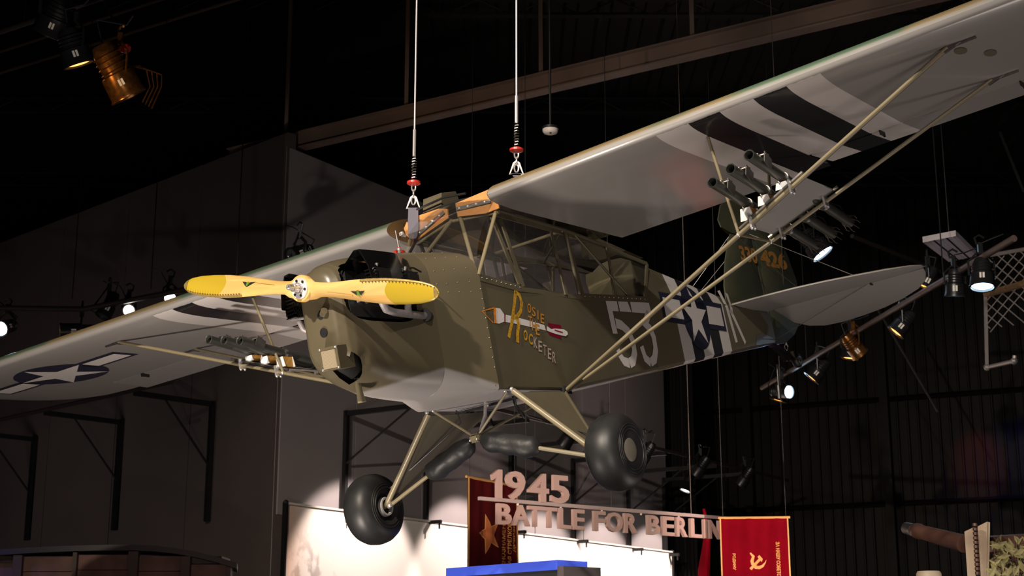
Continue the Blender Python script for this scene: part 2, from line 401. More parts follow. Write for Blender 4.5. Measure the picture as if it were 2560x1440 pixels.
# cabin: two side panels, floor and rear closed body
def fsec(X, n=4):
    wd, zl, zu, zt = fw_(X), fzl(X), fzu(X), fzt(X)
    h = [(0, zl-.004), (wd-.02, zl), (wd, zl+.02), (wd, zu), (wd*.76, zt-.05), (wd*.4, zt-.008), (0, zt)]
    return [Vector((X, -y, z)) for y, z in h] + [Vector((X, y, z)) for y, z in reversed(h[1:-1])]
b = MB(); secs = [fsec(X) for X in (3.45, 3.6, 3.9, 4.3, 4.7, 5.1, 5.5, 5.85, 6.09)]
rows = b.loft(secs, True, True, True)
for f in b.bm.faces:
    if f.calc_center_median().z < fzl(f.calc_center_median().x) + .006 and abs(f.normal.z) > .5: f.material_index = 1
    if abs(f.normal.x) > .9 and f.calc_center_median().x < 3.5: f.material_index = 2
fus = b.build('fuselage', [M['fuse'], M['grey'], M['canvas']], plane, 24)
# forward cabin shell
b = MB()
for s in (-1, 1):
    ring = []
    for X in (1.20, 1.6, 1.98, 2.4, 2.9, 3.46):
        sill = .085 if X < 1.25 else (.03 if X < 2.5 else .03 + (X-2.5)*.075)
        wd = fw_(X); zl = fzl(X)
        ring.append([Vector((X, s*(wd), sill)), Vector((X, s*wd, zl+.02)), Vector((X, s*(wd-.02), zl)), Vector((X, s*(wd-.05), zl+.02)), Vector((X, s*(wd-.012), zl+.05)), Vector((X, s*(wd-.012), sill))])
    b.loft(ring)
o = b.build('cabin_side_skin', M['olive_dull'], fus, 24)
b = MB(); st = []
for X in (1.20, 1.6, 1.98, 2.4, 2.9, 3.46):
    wd = fw_(X)-.015; zl = fzl(X); st.append([Vector((X, -wd, zl-.001)), Vector((X, wd, zl-.001)), Vector((X, wd, zl+.012)), Vector((X, -wd, zl+.012))])
b.loft(st); sub('belly_panel', M['grey'], fus, b)
# canvas lining at the back of the cabin
b = MB(); g = []
for i in range(9):
    r = []
    for j in range(9):
        y = -.2+.4*i/8; z = -.1+.5*j/8; r.append(Vector((3.40 - .06*math.sin(PI*i/8)*math.sin(PI*j/8) + .012*math.sin(j*2.2+i), y, z)))
    g.append(r)
b.loft(g, closed=False); sub('canvas_curtain', M['canvas'], fus, b, 60)
# grey lower tail patch with the metal skid plate
b = MB()
for s in (-1, 1):
    b.poly([(5.55, s*(fw_(5.55)+.004), fzl(5.55)+.02), (6.05, s*(fw_(6.05)+.004), fzl(6.05)+.01), (6.02, s*(fw_(6.02)+.004), fzl(6.02)+.05), (5.8, s*(fw_(5.8)+.004), fzl(5.8)+.11), (5.62, s*(fw_(5.62)+.004), fzl(5.62)+.10)])
sub('tail_skid_plate', mat('bare_grey_metal', (.12,.12,.14), .38, .3), fus, b, 0)

# ---- boot cowl and engine cowl
def csec(X, zt, zb, wd, za, zbm, n=7, e=.85):
    """cowl section: elliptic top, straight side, rounded bottom"""
    r = []
    for k in range(n+1):
        t = PI/2*k/n; r.append((wd*math.sin(t)**.9, za + (zt-za)*math.cos(t)**.9 if k < n else za))
    for k in range(1, 20): r.append((wd, za + (zbm-za)*k/20))
    for k in range(0, n+1):
        t = PI/2*k/n; c = math.cos(t); s_ = math.sin(t); r.append((wd*c**e if k < n else 0, zbm - (zbm-zb)*s_**e))
    return [Vector((X, -y, z)) for y, z in r] + [Vector((X, y, z)) for y, z in reversed(r[1:-1])]
def boot_sec(X):
    t = (X-.86)/(1.22-.86); wd = .215 + (.315-.215)*(t**.85 if t > 0 else 0); return csec(X, .272+.02*t, -.615-.01*t, wd, .05+.035*t, -.42-.165*t, 7, .85-.45*t)
b = MB(); b.loft([boot_sec(X) for X in (.86, .94, 1.03, 1.12, 1.225)], True, True, True); boot = b.build('boot_cowl', M['boot'], plane, 40)
cs = [(.10, .10, -.42, .115, -.02, -.30), (.125, .125, -.45, .145, -.02, -.30), (.17, .150, -.49, .165, -.01, -.32), (.26, .178, -.535, .178, 0, -.34), (.40, .208, -.575, .19, .01, -.36), (.55, .234, -.595, .198, .02, -.38), (.70, .254, -.607, .206, .035, -.40), (.855, .271, -.615, .215, .05, -.42)]
secs = [csec(*c) for c in cs]; N = len(secs[0])
def fine(secs, k):
    out = []
    for i in range(len(secs)-1):
        for q in range(k): out.append([a.lerp(c, q/k) for a, c in zip(secs[i], secs[i+1])])
    return out + [secs[-1]]
fs = fine(secs, 6)
def skipc(i, j):
    p = (fs[i][j] + fs[i][(j+1) % N] + fs[i+1][j] + fs[i+1][(j+1) % N])/4
    if abs(p.y) > .10 and (abs(p.x-.42)/.285)**4 + (abs(p.z+.035)/.175)**4 < 1: return True          # cylinder openings
    if p.z < -.39 and p.x < .25 and -.15 < p.y < -.02 and p.x > .11: return True        # air exit beside the filter
    return False
b = MB(); b.loft(fs, True, False, False, skipc)
for v in b.bm.verts:
    if v.is_boundary and abs(v.co.y) > .10 and .12 < v.co.x < .73 and v.co.z > -.3:
        dx, dz_ = v.co.x-.42, v.co.z+.035; q = ((abs(dx)/.285)**4 + (abs(dz_)/.175)**4)**-.25
        if .7 < q < 1.4: v.co.x = .42 + dx*q; v.co.z = -.035 + dz_*q
    elif v.is_boundary and v.co.z < -.36 and .10 < v.co.x < .30 and v.co.y < 0:
        dx, dy = v.co.x-.165, v.co.y+.085; q = .075/max(1e-4, math.hypot(dx, dy*1.1))
        if .5 < q < 1.6: v.co.x = .165 + dx*q*.95; v.co.y = -.085 + dy*q
# rounded nose face
ring = [b.bm.verts.new(p) for p in [Vector((.085, q.y*.86, -.16+(q.z+.16)*.9)) for q in secs[0]]]
r0 = [b.bm.verts.new(p) for p in secs[0]]
for j in range(N): b.face([ring[j], ring[(j+1) % N], r0[(j+1) % N], r0[j]])
b.face(ring)
bmesh.ops.remove_doubles(b.bm, verts=b.bm.verts[:], dist=1e-4)
cowl = b.build('engine_cowl', M['cowl'], plane, 50)
# dark liner inside the cowl
b = MB(); b.loft([[Vector((p.x, p.y*.6, -.18+(p.z+.18)*.9)) for p in s_] for s_ in secs[1:]], True, True, True); sub('cowl_liner', M['darkmetal'], cowl, b)
# holes, filter box, bolts, rivets
def disc(mb, c, n, r, th=.004, k=20): mb.lathe(Vector(c) - Vector(n).normalized()*th, n, [(0, 0), (0, r), (th*2, r), (th*2, 0)], k)
b = MB(); disc(b, (.084, -.016, -.245), (-1, 0, -.05), .026); sub('nose_hole', M['black'], cowl, b)
b = MB(); disc(b, (.084, -.012, -.148), (-1, 0, 0), .021); sub('nose_hole', M['black'], cowl, b)
b = MB(); b.tube([(.085, -.028, -.145), (.06, -.062, -.135)], .019, 14); sub('cooling_tube', M['cowl'], cowl, b)
b = MB(); b.lathe((.083, -.024, -.146), (-1, 1, .2), [(0, 0), (0, .016), (.002, .016), (.002, 0)], 14); sub('tube_mouth', M['black'], cowl, b)
RB = Matrix.Rotation(math.radians(-6), 3, 'Y') @ Matrix.Rotation(math.radians(4), 3, 'X')
b = MB(); b.box((.105, -.062, -.395), (.13, .128, .125), RB); flt = sub('air_filter_box', M['cowl'], cowl, b, 0)
b = MB()
for k in range(24): b.box(Vector((.105, -.062, -.395)) + RB @ Vector((-.067, -.045+.09*k/23, -.004)), (.006, .0025, .094), RB)
b.box(Vector((.105, -.062, -.395)) + RB @ Vector((-.0655, 0, -.004)), (.003, .095, .098), RB); sub('filter_screen', M['filter'], cowl, b, 0, 'tan wire gauze of the intake filter')
for dy in (-.055, .055):
    for dz_ in (-.055, .055):
        b = MB(); b.ball(Vector((.105, -.062, -.395)) + RB @ Vector((-.067, dy, dz_)), .007); sub('filter_bolt', M['chrome'], cowl, b)
b = MB(); b.tube([(.27, -.04, -.50), (.275, -.04, -.58), (.28, -.04, -.635)], [.017, .018, .024], 12); sub('breather_pipe', M['olive_tube'], cowl, b)
b = MB()
for (x, z) in [(.78, .14), (.78, .0), (.78, -.15), (.78, -.3), (.80, -.45)]:
    for s in (-1, 1): b.ball((x, s*.212, z), .005, 6)
b = MB()
for k, (X) in enumerate((.90, .97, 1.05, 1.14)):
    for q in range(5):
        s_ = boot_sec(X); p = s_[2+q*2] if 2+q*2 < len(s_) else s_[2]; b.ball(p, .0035, 6)
sub('rivet_row', M['olive_tube'], boot, b)['kind'] = 'stuff'
# instrument panel closing the boot cowl towards the cabin
b = MB(); b.box((1.24, 0, .02), (.02, .58, .2)); sub('instrument_panel', M['black'], boot, b, 0)

# engine with finned cylinders
eng = empty('engine'); eng.parent = plane
for s in (-1, 1):
    for X in (.27, .52):
        b = MB(); prof = [(0, .062)]
        for k in range(9): t = .01+.011*k; prof += [(t, .074), (t+.004, .074), (t+.0045, .058), (t+.0105, .058)]
        b.lathe((X, s*.17, -.02), (0, s, 0), prof + [(.115, .06)], 18)
        for k in range(7): b.box((X, s*.30, -.075+.02*k), (.135, .075, .007))
        b.box((X, s*.30, -.015), (.11, .08, .11)); cy = sub('cylinder', M['gloss_black'], eng, b, 30)
        b = MB(); b.box((X, s*.345, -.015), (.085, .025, .085)); sub('rocker_cover', M['gloss_black'], cy, b, 0)
        b = MB(); b.tube([(X-.03, s*.315, .03), (X-.03, s*.33, .075)], .007, 8); sub('spark_plug', M['chrome'], cy, b)
    # pushrod tubes
    for X in (.235, .305, .485, .555):
        b = MB(); b.tube([(X, s*.16, -.10), (X, s*.33, -.075)], .009, 8); sub('pushrod_tube', M['chrome'], eng, b)
    # black cooling scoop over each bank
    b = MB(); g0 = []
    for X, yo, zo, yi, zi in ((.17, .335, -.02, .145, .06), (.30, .345, -.02, .165, .08), (.45, .34, -.02, .18, .085), (.58, .31, -.03, .19, .08), (.66, .25, -.03, .20, .06), (.70, .212, -.03, .20, .05)):
        hump = .165 if X < .5 else (.135 if X < .62 else (.085 if X < .68 else .05))
        ym = yi + (yo-yi)*.60
        g0.append([Vector((X, s*(yi-.01), zi)), Vector((X, s*(yi+.02), zi+.05*(hump/.165))), Vector((X, s*(ym-.02), hump)), Vector((X, s*(ym+.02), hump-.004)), Vector((X, s*(yo-.01), hump*.35)), Vector((X, s*yo, zo))])
    g1 = [[p - Vector((0, s*.006, .006)) for p in r] for r in g0]
    b.loft([a + list(reversed(c)) for a, c in zip(g0, g1)]); b.poly(g0[-1]); sub('cooling_scoop', M['gloss_black'], eng, b, 50)
    b = MB(); b.tube([(.27, s*.30, -.09), (.28, s*.29, -.135), (.33, s*.27, -.165), (.42, s*.25, -.172), (.60, s*.232, -.17), (.74, s*.215, -.165), (.80, s*.19, -.165)], [.020, .021, .022, .022, .022, .022, .02], 12)
    b.tube([(.52, s*.30, -.09), (.53, s*.27, -.14), (.57, s*.24, -.165)], .02, 10); sub('exhaust_pipe', M['exhaust'], eng, b, 60, 'rough silvery exhaust pipe')
    b = MB(); b.tube([(.86, s*.16, -.16), (.745, s*.222, -.165)], .036, 16); sub('exhaust_port', M['black'], eng, b)
    for k in range(3):
        b = MB(); X = .25+.2*k; b.tube([(X, s*.20, .12), (X+.01, s*.26, .10), (X, s*.315, .06)], .005, 6); sub('ignition_lead', M['brass'] if k == 0 else M['gloss_black'], eng, b)
b = MB(); b.box((.45, 0, -.05), (.55, .3, .26)); sub('crankcase', M['darkmetal'], eng, b)
# red fuel cap with its gauge wire
b = MB(); b.lathe((.985, .06, .284), (0,0,1), [(0, .04), (.018, .04), (.022, .03), (.036, .03), (.04, .012), (.062, .010), (.062, 0)], 14); b.box((.985, .06, .312), (.09, .018, .02)); cap = sub('fuel_cap', M['red'], boot, b)
b = MB(); b.tube([(.985, .06, .33), (1.02, .09, .46)], .005, 6); sub('fuel_gauge_wire', M['steel'], cap, b)
b = MB(); b.tube([(.90, .0, .27), (.93, .02, .31)], .009, 8); b.ball((.93, .02, .313), .014); sub('cowl_latch', M['chrome'], cowl, b)

# ---- propeller
th = math.radians(16.26); ax = Vector((0, math.cos(th), math.sin(th))); az = Vector((0, -math.sin(th), math.cos(th)))
prop = empty('propeller'); prop.parent = plane
b = MB(); Rp = .914
def pch(u):
    a = abs(u)
    pts = [(0, .064), (.07, .060), (.12, .048), (.20, .046), (.32, .058), (.45, .069), (.58, .073), (.70, .068), (.80, .058), (.87, .043), (.902, .025), (.911, .012), (.914, .004)]
    for (p, q), (r, t) in zip(pts, pts[1:]):
        if a <= r: f = (a-p)/(r-p); f = f*f*(3-2*f) if a < .2 else f; return q + (t-q)*f
    return .003
us = []; u = -Rp
us = sorted(set([round(-.914+.03*k, 4) for k in range(62)] + [0, .914, -.905, .905, -.89, .89, .875, -.875]))
secs = []; attr_u = []; attr_v = []
for u in us:
    c = pch(u); a = abs(u); tw = math.radians(62 - 50*min(1, (a/.914)**.55)) if a > .10 else math.radians(38)*(a/.10)
    tk = .033 if a < .07 else max(.004, .030*(1 - a/.93)**.8 + .004); tk = tk if a > .12 else .033 + (tk-.033)*max(0, (a-.07)/.05)
    sgn = 1 if u >= 0 else -1
    row = []
    for k in range(16):
        q = 2*PI*k/16; cv = math.cos(q); sv = math.sin(q)
        v = c*cv; h = tk*(abs(sv)**.9)*(1 if sv > 0 else -1)*(1.0 if sv > 0 else .55)
        # chordwise direction: rotates from plane of disc; leading edge up on the right blade, down on the left
        vv = v*math.cos(tw); ax_ = -h*math.cos(tw) + v*math.sin(tw)
        row.append(Vector((-.005, 0, 0)) + ax*u + az*(sgn*(vv + h*math.sin(tw))) + Vector((ax_*(1), 0, 0)))
        attr_u.append(u); attr_v.append(cv)
    secs.append(row)
b.loft(secs); bl = b.build('blade', M['prop'], prop, 60)
at = bl.data.attributes.new('radial', 'FLOAT', 'POINT'); at.data.foreach_set('value', attr_u)
at = bl.data.attributes.new('across', 'FLOAT', 'POINT'); at.data.foreach_set('value', attr_v)
def blade_front(u, f):
    """point on the front face of the blade at span u, chord fraction f (-1..1)"""
    c = pch(u); a = abs(u); tw = math.radians(62 - 50*min(1, (a/.914)**.55)); tk = max(.004, .030*(1-a/.93)**.8+.004); sgn = 1 if u >= 0 else -1
    s_ = math.sqrt(max(0, 1-f*f)); h = tk*s_**.9; v = c*f
    return Vector((-.007 - h*math.cos(tw) + v*math.sin(tw), 0, 0)) + ax*u + az*(sgn*(v*math.cos(tw) + h*math.sin(tw)))
for sgn in (-1, 1):
    e = -1 if False else 1
    b = MB(); rows = []
    for k in range(19):
        u = sgn*(.42+.485*k/18); rows.append([blade_front(u, -.86)+Vector((-.001,0,0)), blade_front(u, -.92)+Vector((-.001,0,0)), blade_front(u, -.97), blade_front(u, -.999)])
    b.loft(rows, closed=False)
    tip = [[blade_front(sgn*(.885+.026*k/6), -.9+1.8*q/8) + Vector((-.001,0,0)) for q in range(9)] for k in range(7)]
    b.loft(tip, closed=False); be = sub('brass_edge', M['brass'], prop, b, 60)
    b = MB()
    for k in range(22): u = sgn*(.44+.45*k/21); b.ball(blade_front(u, -.80) + Vector((-.001,0,0)), .004, 5)
    sub('edge_rivets', M['rivetb'], prop, b)['kind'] = 'stuff'
    b = MB(); f2 = lambda x, y, s=sgn: blade_front(s*(.40) - x*1.0, .10 + (y/pch(.40))) + Vector((-.002, 0, 0))
    for wsg in (-1, 1): put_poly(b, [(0, -.018), (wsg*.014, -.012), (wsg*.048, .014*sgn*1), (wsg*.014, .012)], f2, 0)
    sub('maker_decal', mat('decal_black', (.02,.025,.012), .4), prop, b, 0)
    b = MB(); put_poly(b, circ(0, .0, .010, 12, .016), lambda x, y: f2(x, y) + Vector((-.001,0,0)), 0); sub('decal_centre', mat('decal_green', (.12,.26,.03), .4), prop, b, 0)
    b = MB(); ribbon(b, [(0, .0), (.10, .012), (.17, .020), (.16, .026)], .0016, lambda x, y, s=sgn: blade_front(s*(.19+x), -.1 + y/.05) + Vector((-.0015,0,0))); sub('laminate_joint', mat('dark_glue_line', (.25,.11,.03), .4), prop, b, 0)
b = MB(); b.lathe((-.032, 0, 0), (-1, 0, 0), [(-.03, .074), (.0, .074), (.004, .071), (.004, .0)], 32); sub('hub_boss', M['prop'], prop, b, 40)
b = MB(); b.lathe((-.036, 0, 0), (-1, 0, 0), [(0, .058), (.007, .058), (.009, .056), (.009, 0)], 32); hub = sub('hub_plate', mat('polished_hub_plate', (.80,.77,.79), .32, .25), prop, b)
for k in range(6):
    a = k*PI/3 + .35; b = MB(); c = Vector((-.0455, .043*math.cos(a), .043*math.sin(a))); b.lathe(c, (-1,0,0), [(0, .0075), (.004, .0075), (.004, 0)], 8); sub('hub_bolt', M['darkmetal'], hub, b)
b = MB(); b.lathe((-.045, 0, 0), (-1, 0, 0), [(0, .030), (.012, .030), (.014, .024), (.05, .022), (.052, .017), (.085, .016), (.085, .011), (.075, .010), (.075, 0)], 20); sub('hub_nut', M['chrome'], hub, b, 30)

# ---- wings
AIR = [(1, .0012, 0), (.95, .0149, 0), (.9, .028, 0), (.8, .0522, 0), (.77, .0588, 0), (.7, .0735, 0), (.6, .0915, 0), (.5, .1052, 0), (.4, .114, 0), (.3, .117, 0), (.2, .1136, .0003), (.15, .1069, .0015), (.10, .096, .0042), (.075, .0885, .0063), (.05, .079, .0093), (.025, .065, .0147), (.0125, .0545, .0193), (.005, .0465, .0255), (0, .035, .035)]
XLE, CH = 1.345, 1.605
def zroot(y): return .52 + .0162*abs(y)
def planform(y):
    a = abs(y)
    if a < 4.62: return XLE, CH, 1
    t = min(1, (a-4.62)/.76); s = math.sqrt(max(0.0, 1-t**2.3)); s = max(s, .02)
    return XLE + .62*(1-s)*CH*.75, CH*s, s
def wpt(y, xc, up):
    x0, c, s = planform(y); zz = 0
    for (a, u1, l1), (b_, u2, l2) in zip(AIR, AIR[1:]):
        if a >= xc >= b_:
            f = (a-xc)/(a-b_) if a > b_ else 0; zz = (u1+(u2-u1)*f) if up else (l1+(l2-l1)*f); break
    X = x0 + c*xc
    return Vector((X, y, zroot(y) - .036*(X-XLE) + CH*s**.8*zz + (1-s)*.03))
def wlow(X, y, off=-.003):
    x0, c, s = planform(y); p = wpt(y, max(0, min(1, (X-x0)/c)), False); return Vector((X, y, p.z + off))
AIL0, AIL1 = 1.985, 4.46
wings = {}
for s in (-1, 1):
    name = 'wing'
    st = [(.40, 1), (.42, 1), (.8, 1), (1.2, 1), (1.58, 1), (AIL0, 1), (AIL0+.002, .77), (2.6, .77), (3.2, .77), (3.9, .77), (AIL1, .77), (AIL1+.002, 1), (4.62, 1), (4.9, 1), (5.02, 1), (5.12, 1), (5.2, 1), (5.27, 1), (5.32, 1), (5.355, 1), (5.375, 1), (5.38, 1)]
    b = MB(); secs = []; cp = []
    for y, lim in st:
        row = []
        for a, u1, l1 in AIR:
            xc = min(a, lim); row.append(wpt(s*y, xc, True)); cp.append(xc)
        for a, u1, l1 in list(reversed(AIR))[1:]:
            xc = min(a, lim); row.append(wpt(s*y, xc, False)); cp.append(-xc)
        secs.append(row)
    b.loft(secs); o = b.build('wing', M['wing'], plane, 42)
    at = o.data.attributes.new('chordpos', 'FLOAT', 'POINT'); at.data.foreach_set('value', cp)
    wings[s] = o
    # aileron
    dl = math.radians(5 if s > 0 else -4); secs = []; cp = []
    for y in (AIL0+.015, 2.6, 3.2, 3.9, AIL1-.02):
        row = []
        h = wpt(s*y, .785, False)
        for xc, up in [(1, 1), (.95, 1), (.9, 1), (.85, 1), (.785, 1), (.785, 0), (.85, 0), (.9, 0), (.95, 0), (1, 0)]:
            p = wpt(s*y, xc, bool(up)) - h; q = Vector((p.x*math.cos(dl) + p.z*math.sin(dl), 0, -p.x*math.sin(dl) + p.z*math.cos(dl))); row.append(h + Vector((q.x, 0, q.z))); cp.append(xc if up else -xc)
        secs.append(row)
    b = MB(); b.loft(secs); a = b.build('aileron', M['wing'], o, 30); at = a.data.attributes.new('chordpos', 'FLOAT', 'POINT'); at.data.foreach_set('value', cp)
    for y in ((2.46, 3.32, 4.09) if s < 0 else (4.09,)):
        b = MB(); p = wlow(XLE+CH*.78, s*y); b.box(p + Vector((.02, 0, -.010)), (.09, .006, .03)); b.box(p + Vector((.05, 0, -.018)), (.02, .010, .02)); sub('hinge_horn', M['darkmetal'], o, b, 0)
    # bare root rib face
    b = MB(); row = [wpt(s*.397, a_, True) for a_, _, _ in AIR] + [wpt(s*.397, a_, False) for a_, _, _ in list(reversed(AIR))[1:-1]]
    b.face([b.bm.verts.new(p) for p in row]); sub('root_rib', mat('varnished_rib', (.16,.09,.035), .5), o, b, 0)
    # pitot / inspection covers
    for (X, y) in (((1.72, 3.25), (1.92, 3.35)) if s < 0 else ()):
        b = MB(); put_poly(b, circ(X, s*y, .06, 14, .032), lambda x, y_: wlow(x, y_, -.004), 0); sub('inspection_cover', M['olive_dull'], o, b, 0)
# stbd insignia: disc, star and bars on the lower surface
o = wings[1]
def wing_ins(x, y, off): return wlow(x, y, off)
# airplane-frame layout: bars run along the span (y), star tip points forward (-X)
cx, cy, r = 1.923, 4.296, .372
b = MB(); put_poly(b, circ(cx, cy, r, 40), lambda x, y: wing_ins(x, y, -.003), 2)
for sg in (-1, 1): put_poly(b, [(cx-.143, cy+sg*.80*r), (cx-.143, cy+sg*2.10*r), (cx+.115, cy+sg*2.10*r), (cx+.115, cy+sg*.80*r)], lambda x, y: wing_ins(x, y, -.003), 2)
ins = sub('insignia', M['navy'], o, b, 0)
b = MB(); put_poly(b, star5(cx, cy, r*.985, PI), lambda x, y: wing_ins(x, y, -.006), 2)
for sg in (-1, 1): put_poly(b, [(cx-.10, cy+sg*.985*r), (cx-.10, cy+sg*2.0*r), (cx+.072, cy+sg*2.0*r), (cx+.072, cy+sg*.97*r)], lambda x, y: wing_ins(x, y, -.006), 2)
sub('insignia_star', M['white'], o, b, 0)

# ---- wing roots, cabin frame and glazing
ply = []
for nm, poly in (('s', [(.355, .60), (.31, .65), (.06, .645), (-.005, .625), (.0, .565), (.265, .500), (.315, .52), (.345, .55)]), ('p', [(-.075, .64), (-.345, .652), (-.385, .60), (-.395, .55), (-.385, .515), (-.28, .512), (-.075, .552)])):
    b = MB(); b.prism(poly, lambda y, z: (1.47, y, z), (.012, 0, 0)); pl = sub('plywood_panel', M['ply'], plane, b, 0, 'orange varnished plywood panel at the wing root')
    a, c = ((.25, .528), (.02, .61)) if nm == 's' else ((-.08, .60), (-.34, .575))
    d_ = Vector((0, c[0]-a[0], c[1]-a[1])); b = MB(); R_ = Matrix.Rotation(math.atan2(d_.z, d_.y), 3, 'X'); b.box((1.463, (a[0]+c[0])/2, (a[1]+c[1])/2), (.006, d_.length, .022), R_); sb_ = sub('strap_plate', mat('grey_strap_paint', (.17,.16,.145), .45), pl, b, 0)
    for k in range(4):
        b = MB(); q = Vector((1.459, a[0], a[1])) + d_*((k+.35)/4); b.ball(q, .007); sub('strap_bolt', M['silverwhite'], pl, b)
b = MB(); b.box((1.455, .37, .565), (.02, .02, .022)); b.ball((1.44, .355, .565), .013); sub('spar_bolt', M['chrome'], plane, b)
# carry-through tube truss behind the panels
frame = empty('cabin_frame'); frame.parent = plane
def ft(pts, r=.012, name='frame_tube', m=None, n=8):
    b = MB(); b.tube(pts, r, n); return sub(name, m or M['olive_tube'], frame, b, 60)
ft([(1.50, -.36, .50), (1.50, 0, .545)]); ft([(1.50, .30, .485), (1.50, 0, .545)]); ft([(1.5, -.07, .56), (1.22, -.300, .095)], .0135); ft([(1.5, 0, .55), (1.17, .02, .29)], .0135)
ft([(1.50, -.345, .52), (1.225, -.312, .088)], .0125); ft([(1.50, .345, .52), (1.225, .312, .088)], .0125); ft([(1.49, .30, .50), (1.16, .165, .30)], .0135, m=M['darkmetal'])
ft([(1.5, -.06, .555), (1.5, -.06, .655)], .009); ft([(1.5, -.06, .655), (1.5, -.345, .53)], .006); ft([(1.5, .2, .64), (1.5, .01, .56)], .006)
ft([(1.46, .31, .63), (1.46, .22, .685), (1.46, .0, .70), (1.46, -.17, .675)], .008, 'skylight_rail', M['darkmetal']); ft([(2.36, -.30, .49), (2.36, .30, .49)]); ft([(2.36, -.29, .50), (2.9, .23, .46)], .008, m=M['olive_dull']); ft([(1.5, -.34, .52), (2.36, .30, .49)], .008, m=M['olive_dull'])
for s in (-1, 1):
    fm = M['olive'] if s < 0 else M['olive_dull']; ft([(1.5, s*.345, .52), (2.36, s*.30, .49), (2.95, s*.255, .455), (3.62, s*.18, .40)], .011, m=fm)  # starboard tubes duller: the dim far side is put into their colour
    ft([(2.36, s*.298, .49), (2.40, s*.296, .05)], .012, m=fm); ft([(2.97, s*.25, .45), (2.98, s*.25, .07)], .009, m=fm); ft([(2.5, s*.285, .48), (3.42, s*.215, -.02)], .009, m=fm)
    ft([(1.23, s*.30, .08), (1.9, s*.29, -.30)], .009, m=M['olive_dull'])
# port window frame strips (flat sheet strips on the side)
def strip(p, q, wd=.022, name='window_frame', off=.006, s=-1):
    p = Vector(p); q = Vector(q); b = MB(); d_ = (q-p).normalized(); n_ = Vector((0, s, 0)); v_ = d_.cross(n_).normalized()*wd/2
    b.loft([[p+v_+n_*off, p-v_+n_*off, p-v_-n_*.004, p+v_-n_*.004], [q+v_+n_*off, q-v_+n_*off, q-v_-n_*.004, q+v_-n_*.004]]); return sub(name, M['olive'], frame, b, 0)
def sp(X, z, s=-1): return Vector((X, s*(fw_(X) - max(0, z-.08)*.06), z))
for s in (-1, 1):
    for p, q, wd in [((1.225, .075), (1.66, .035), .045), ((1.66, .03), (2.42, .03), .03), ((2.42, .035), (3.44, .10), .045), ((1.52, .515), (1.66, .06), .03), ((1.62, .49), (1.70, .05), .03), ((2.20, .47), (2.20, .03), .028), ((2.42, .475), (2.45, .04), .024), ((3.02, .445), (2.94, .08), .024), ((3.66, .40), (3.45, .10), .03), ((1.50, .525), (2.20, .485), .035), ((2.20, .485), (3.02, .455), .03), ((3.02, .455), (3.66, .40), .022)]:
        strip(sp(p[0], p[1], s), sp(q[0], q[1], s), wd, s=s)
    for poly in ([(1.24, .09), (1.62, .05), (1.56, .50), (1.51, .50)], [(1.72, .045), (2.18, .04), (2.18, .475), (1.65, .485)], [(2.23, .045), (2.41, .045), (2.40, .47), (2.23, .475)], [(2.47, .055), (2.92, .085), (2.99, .44), (2.45, .465)], [(2.97, .09), (3.43, .115), (3.63, .39), (3.04, .44)]):
        b = MB(); b.poly([sp(X, z, s) for X, z in poly]); sub('window_pane', M['glass'], frame, b, 0)
# rivets along the port sill
b = MB()
for k in range(9): b.ball(sp(1.25+.05*k, .073-.004*k) + Vector((0, -.008, 0)), .004, 6)
for k in range(14): X = 2.46+.075*k; b.ball(sp(X, .038+.0637*(X-2.42)) + Vector((0, -.008, 0)), .004, 6)
for k in range(9): b.ball(Vector((1.215, -.315, .0-.06*k)), .004, 6)
sub('frame_rivets', M['steel'], frame, b)['kind'] = 'stuff'
# windscreen, skylight, rear roof glass
b = MB(); rows = []
bs = boot_sec(1.2)
for k in range(13):
    t = -1+2*k/12; y0 = .305*math.sin(t*PI/2); z0 = .085 + .195*math.sqrt(max(0, 1-(y0/.315)**2)); x0_ = 1.22 - .10*(1-abs(y0/.31))
    y1 = .37*t; z1 = .60 + .06*(1-t*t); x1_ = 1.49
    rows.append([Vector((x0_, y0, z0)).lerp(Vector((x1_, y1, z1)), q/6) + Vector((-.05*math.sin(PI*q/6), 0, .0)) for q in range(7)])
b.loft(rows, closed=False); ws = sub('windscreen', M['glass'], plane, b, 80)
b = MB(); b.tube([r[-1] for r in rows], .008, 6); sub('windscreen_top_rail', M['darkmetal'], ws, b)
b = MB(); b.tube([r[0] for r in rows], .005, 6); sub('windscreen_bottom_rail', M['olive'], ws, b)
b = MB(); g = [[Vector((1.49+1.4*q/8, -.39+.78*k/6, .655+.05*math.sin(PI*min(1, q/6)) - .16*(q/8)**2)) for q in range(9)] for k in range(7)]
b.loft(g, closed=False); sub('skylight', M['glass'], plane, b, 80)
b = MB(); g = [[Vector((2.9+.74*q/5, (-.25+.5*k/6)*(1-.3*q/5), .50-.055*q/5+.012*math.sin(PI*k/6))) for q in range(6)] for k in range(7)]
b.loft(g, closed=False); sub('rear_roof_pane', M['glass'], plane, b, 80)
b = MB(); b.loft([[Vector((X, y, z)) for X, z in ((1.49, .66), (1.52, .755), (1.68, .785), (1.72, .68))] for y in (.05, .07, .185, .20)]); sub('cabin_top_fairing', M['olive'], plane, b, 60)
# seats, stick, panel
for X, w_ in ((1.95, .38), (2.72, .42)):
    b = MB(); b.box((X, 0, -.12), (.05, w_, .44), Matrix.Rotation(.16, 3, 'Y')); b.box((X-.22, 0, -.36), (.42, w_, .08)); bmesh.ops.bevel(b.bm, geom=b.bm.edges[:], offset=.02, segments=2, affect='EDGES'); sub('seat', M['navyseat'], plane, b, 50)
b = MB(); b.tube([(1.6, 0, -.55), (1.55, 0, -.1)], .012, 8); sub('control_stick', M['darkmetal'], plane, b)

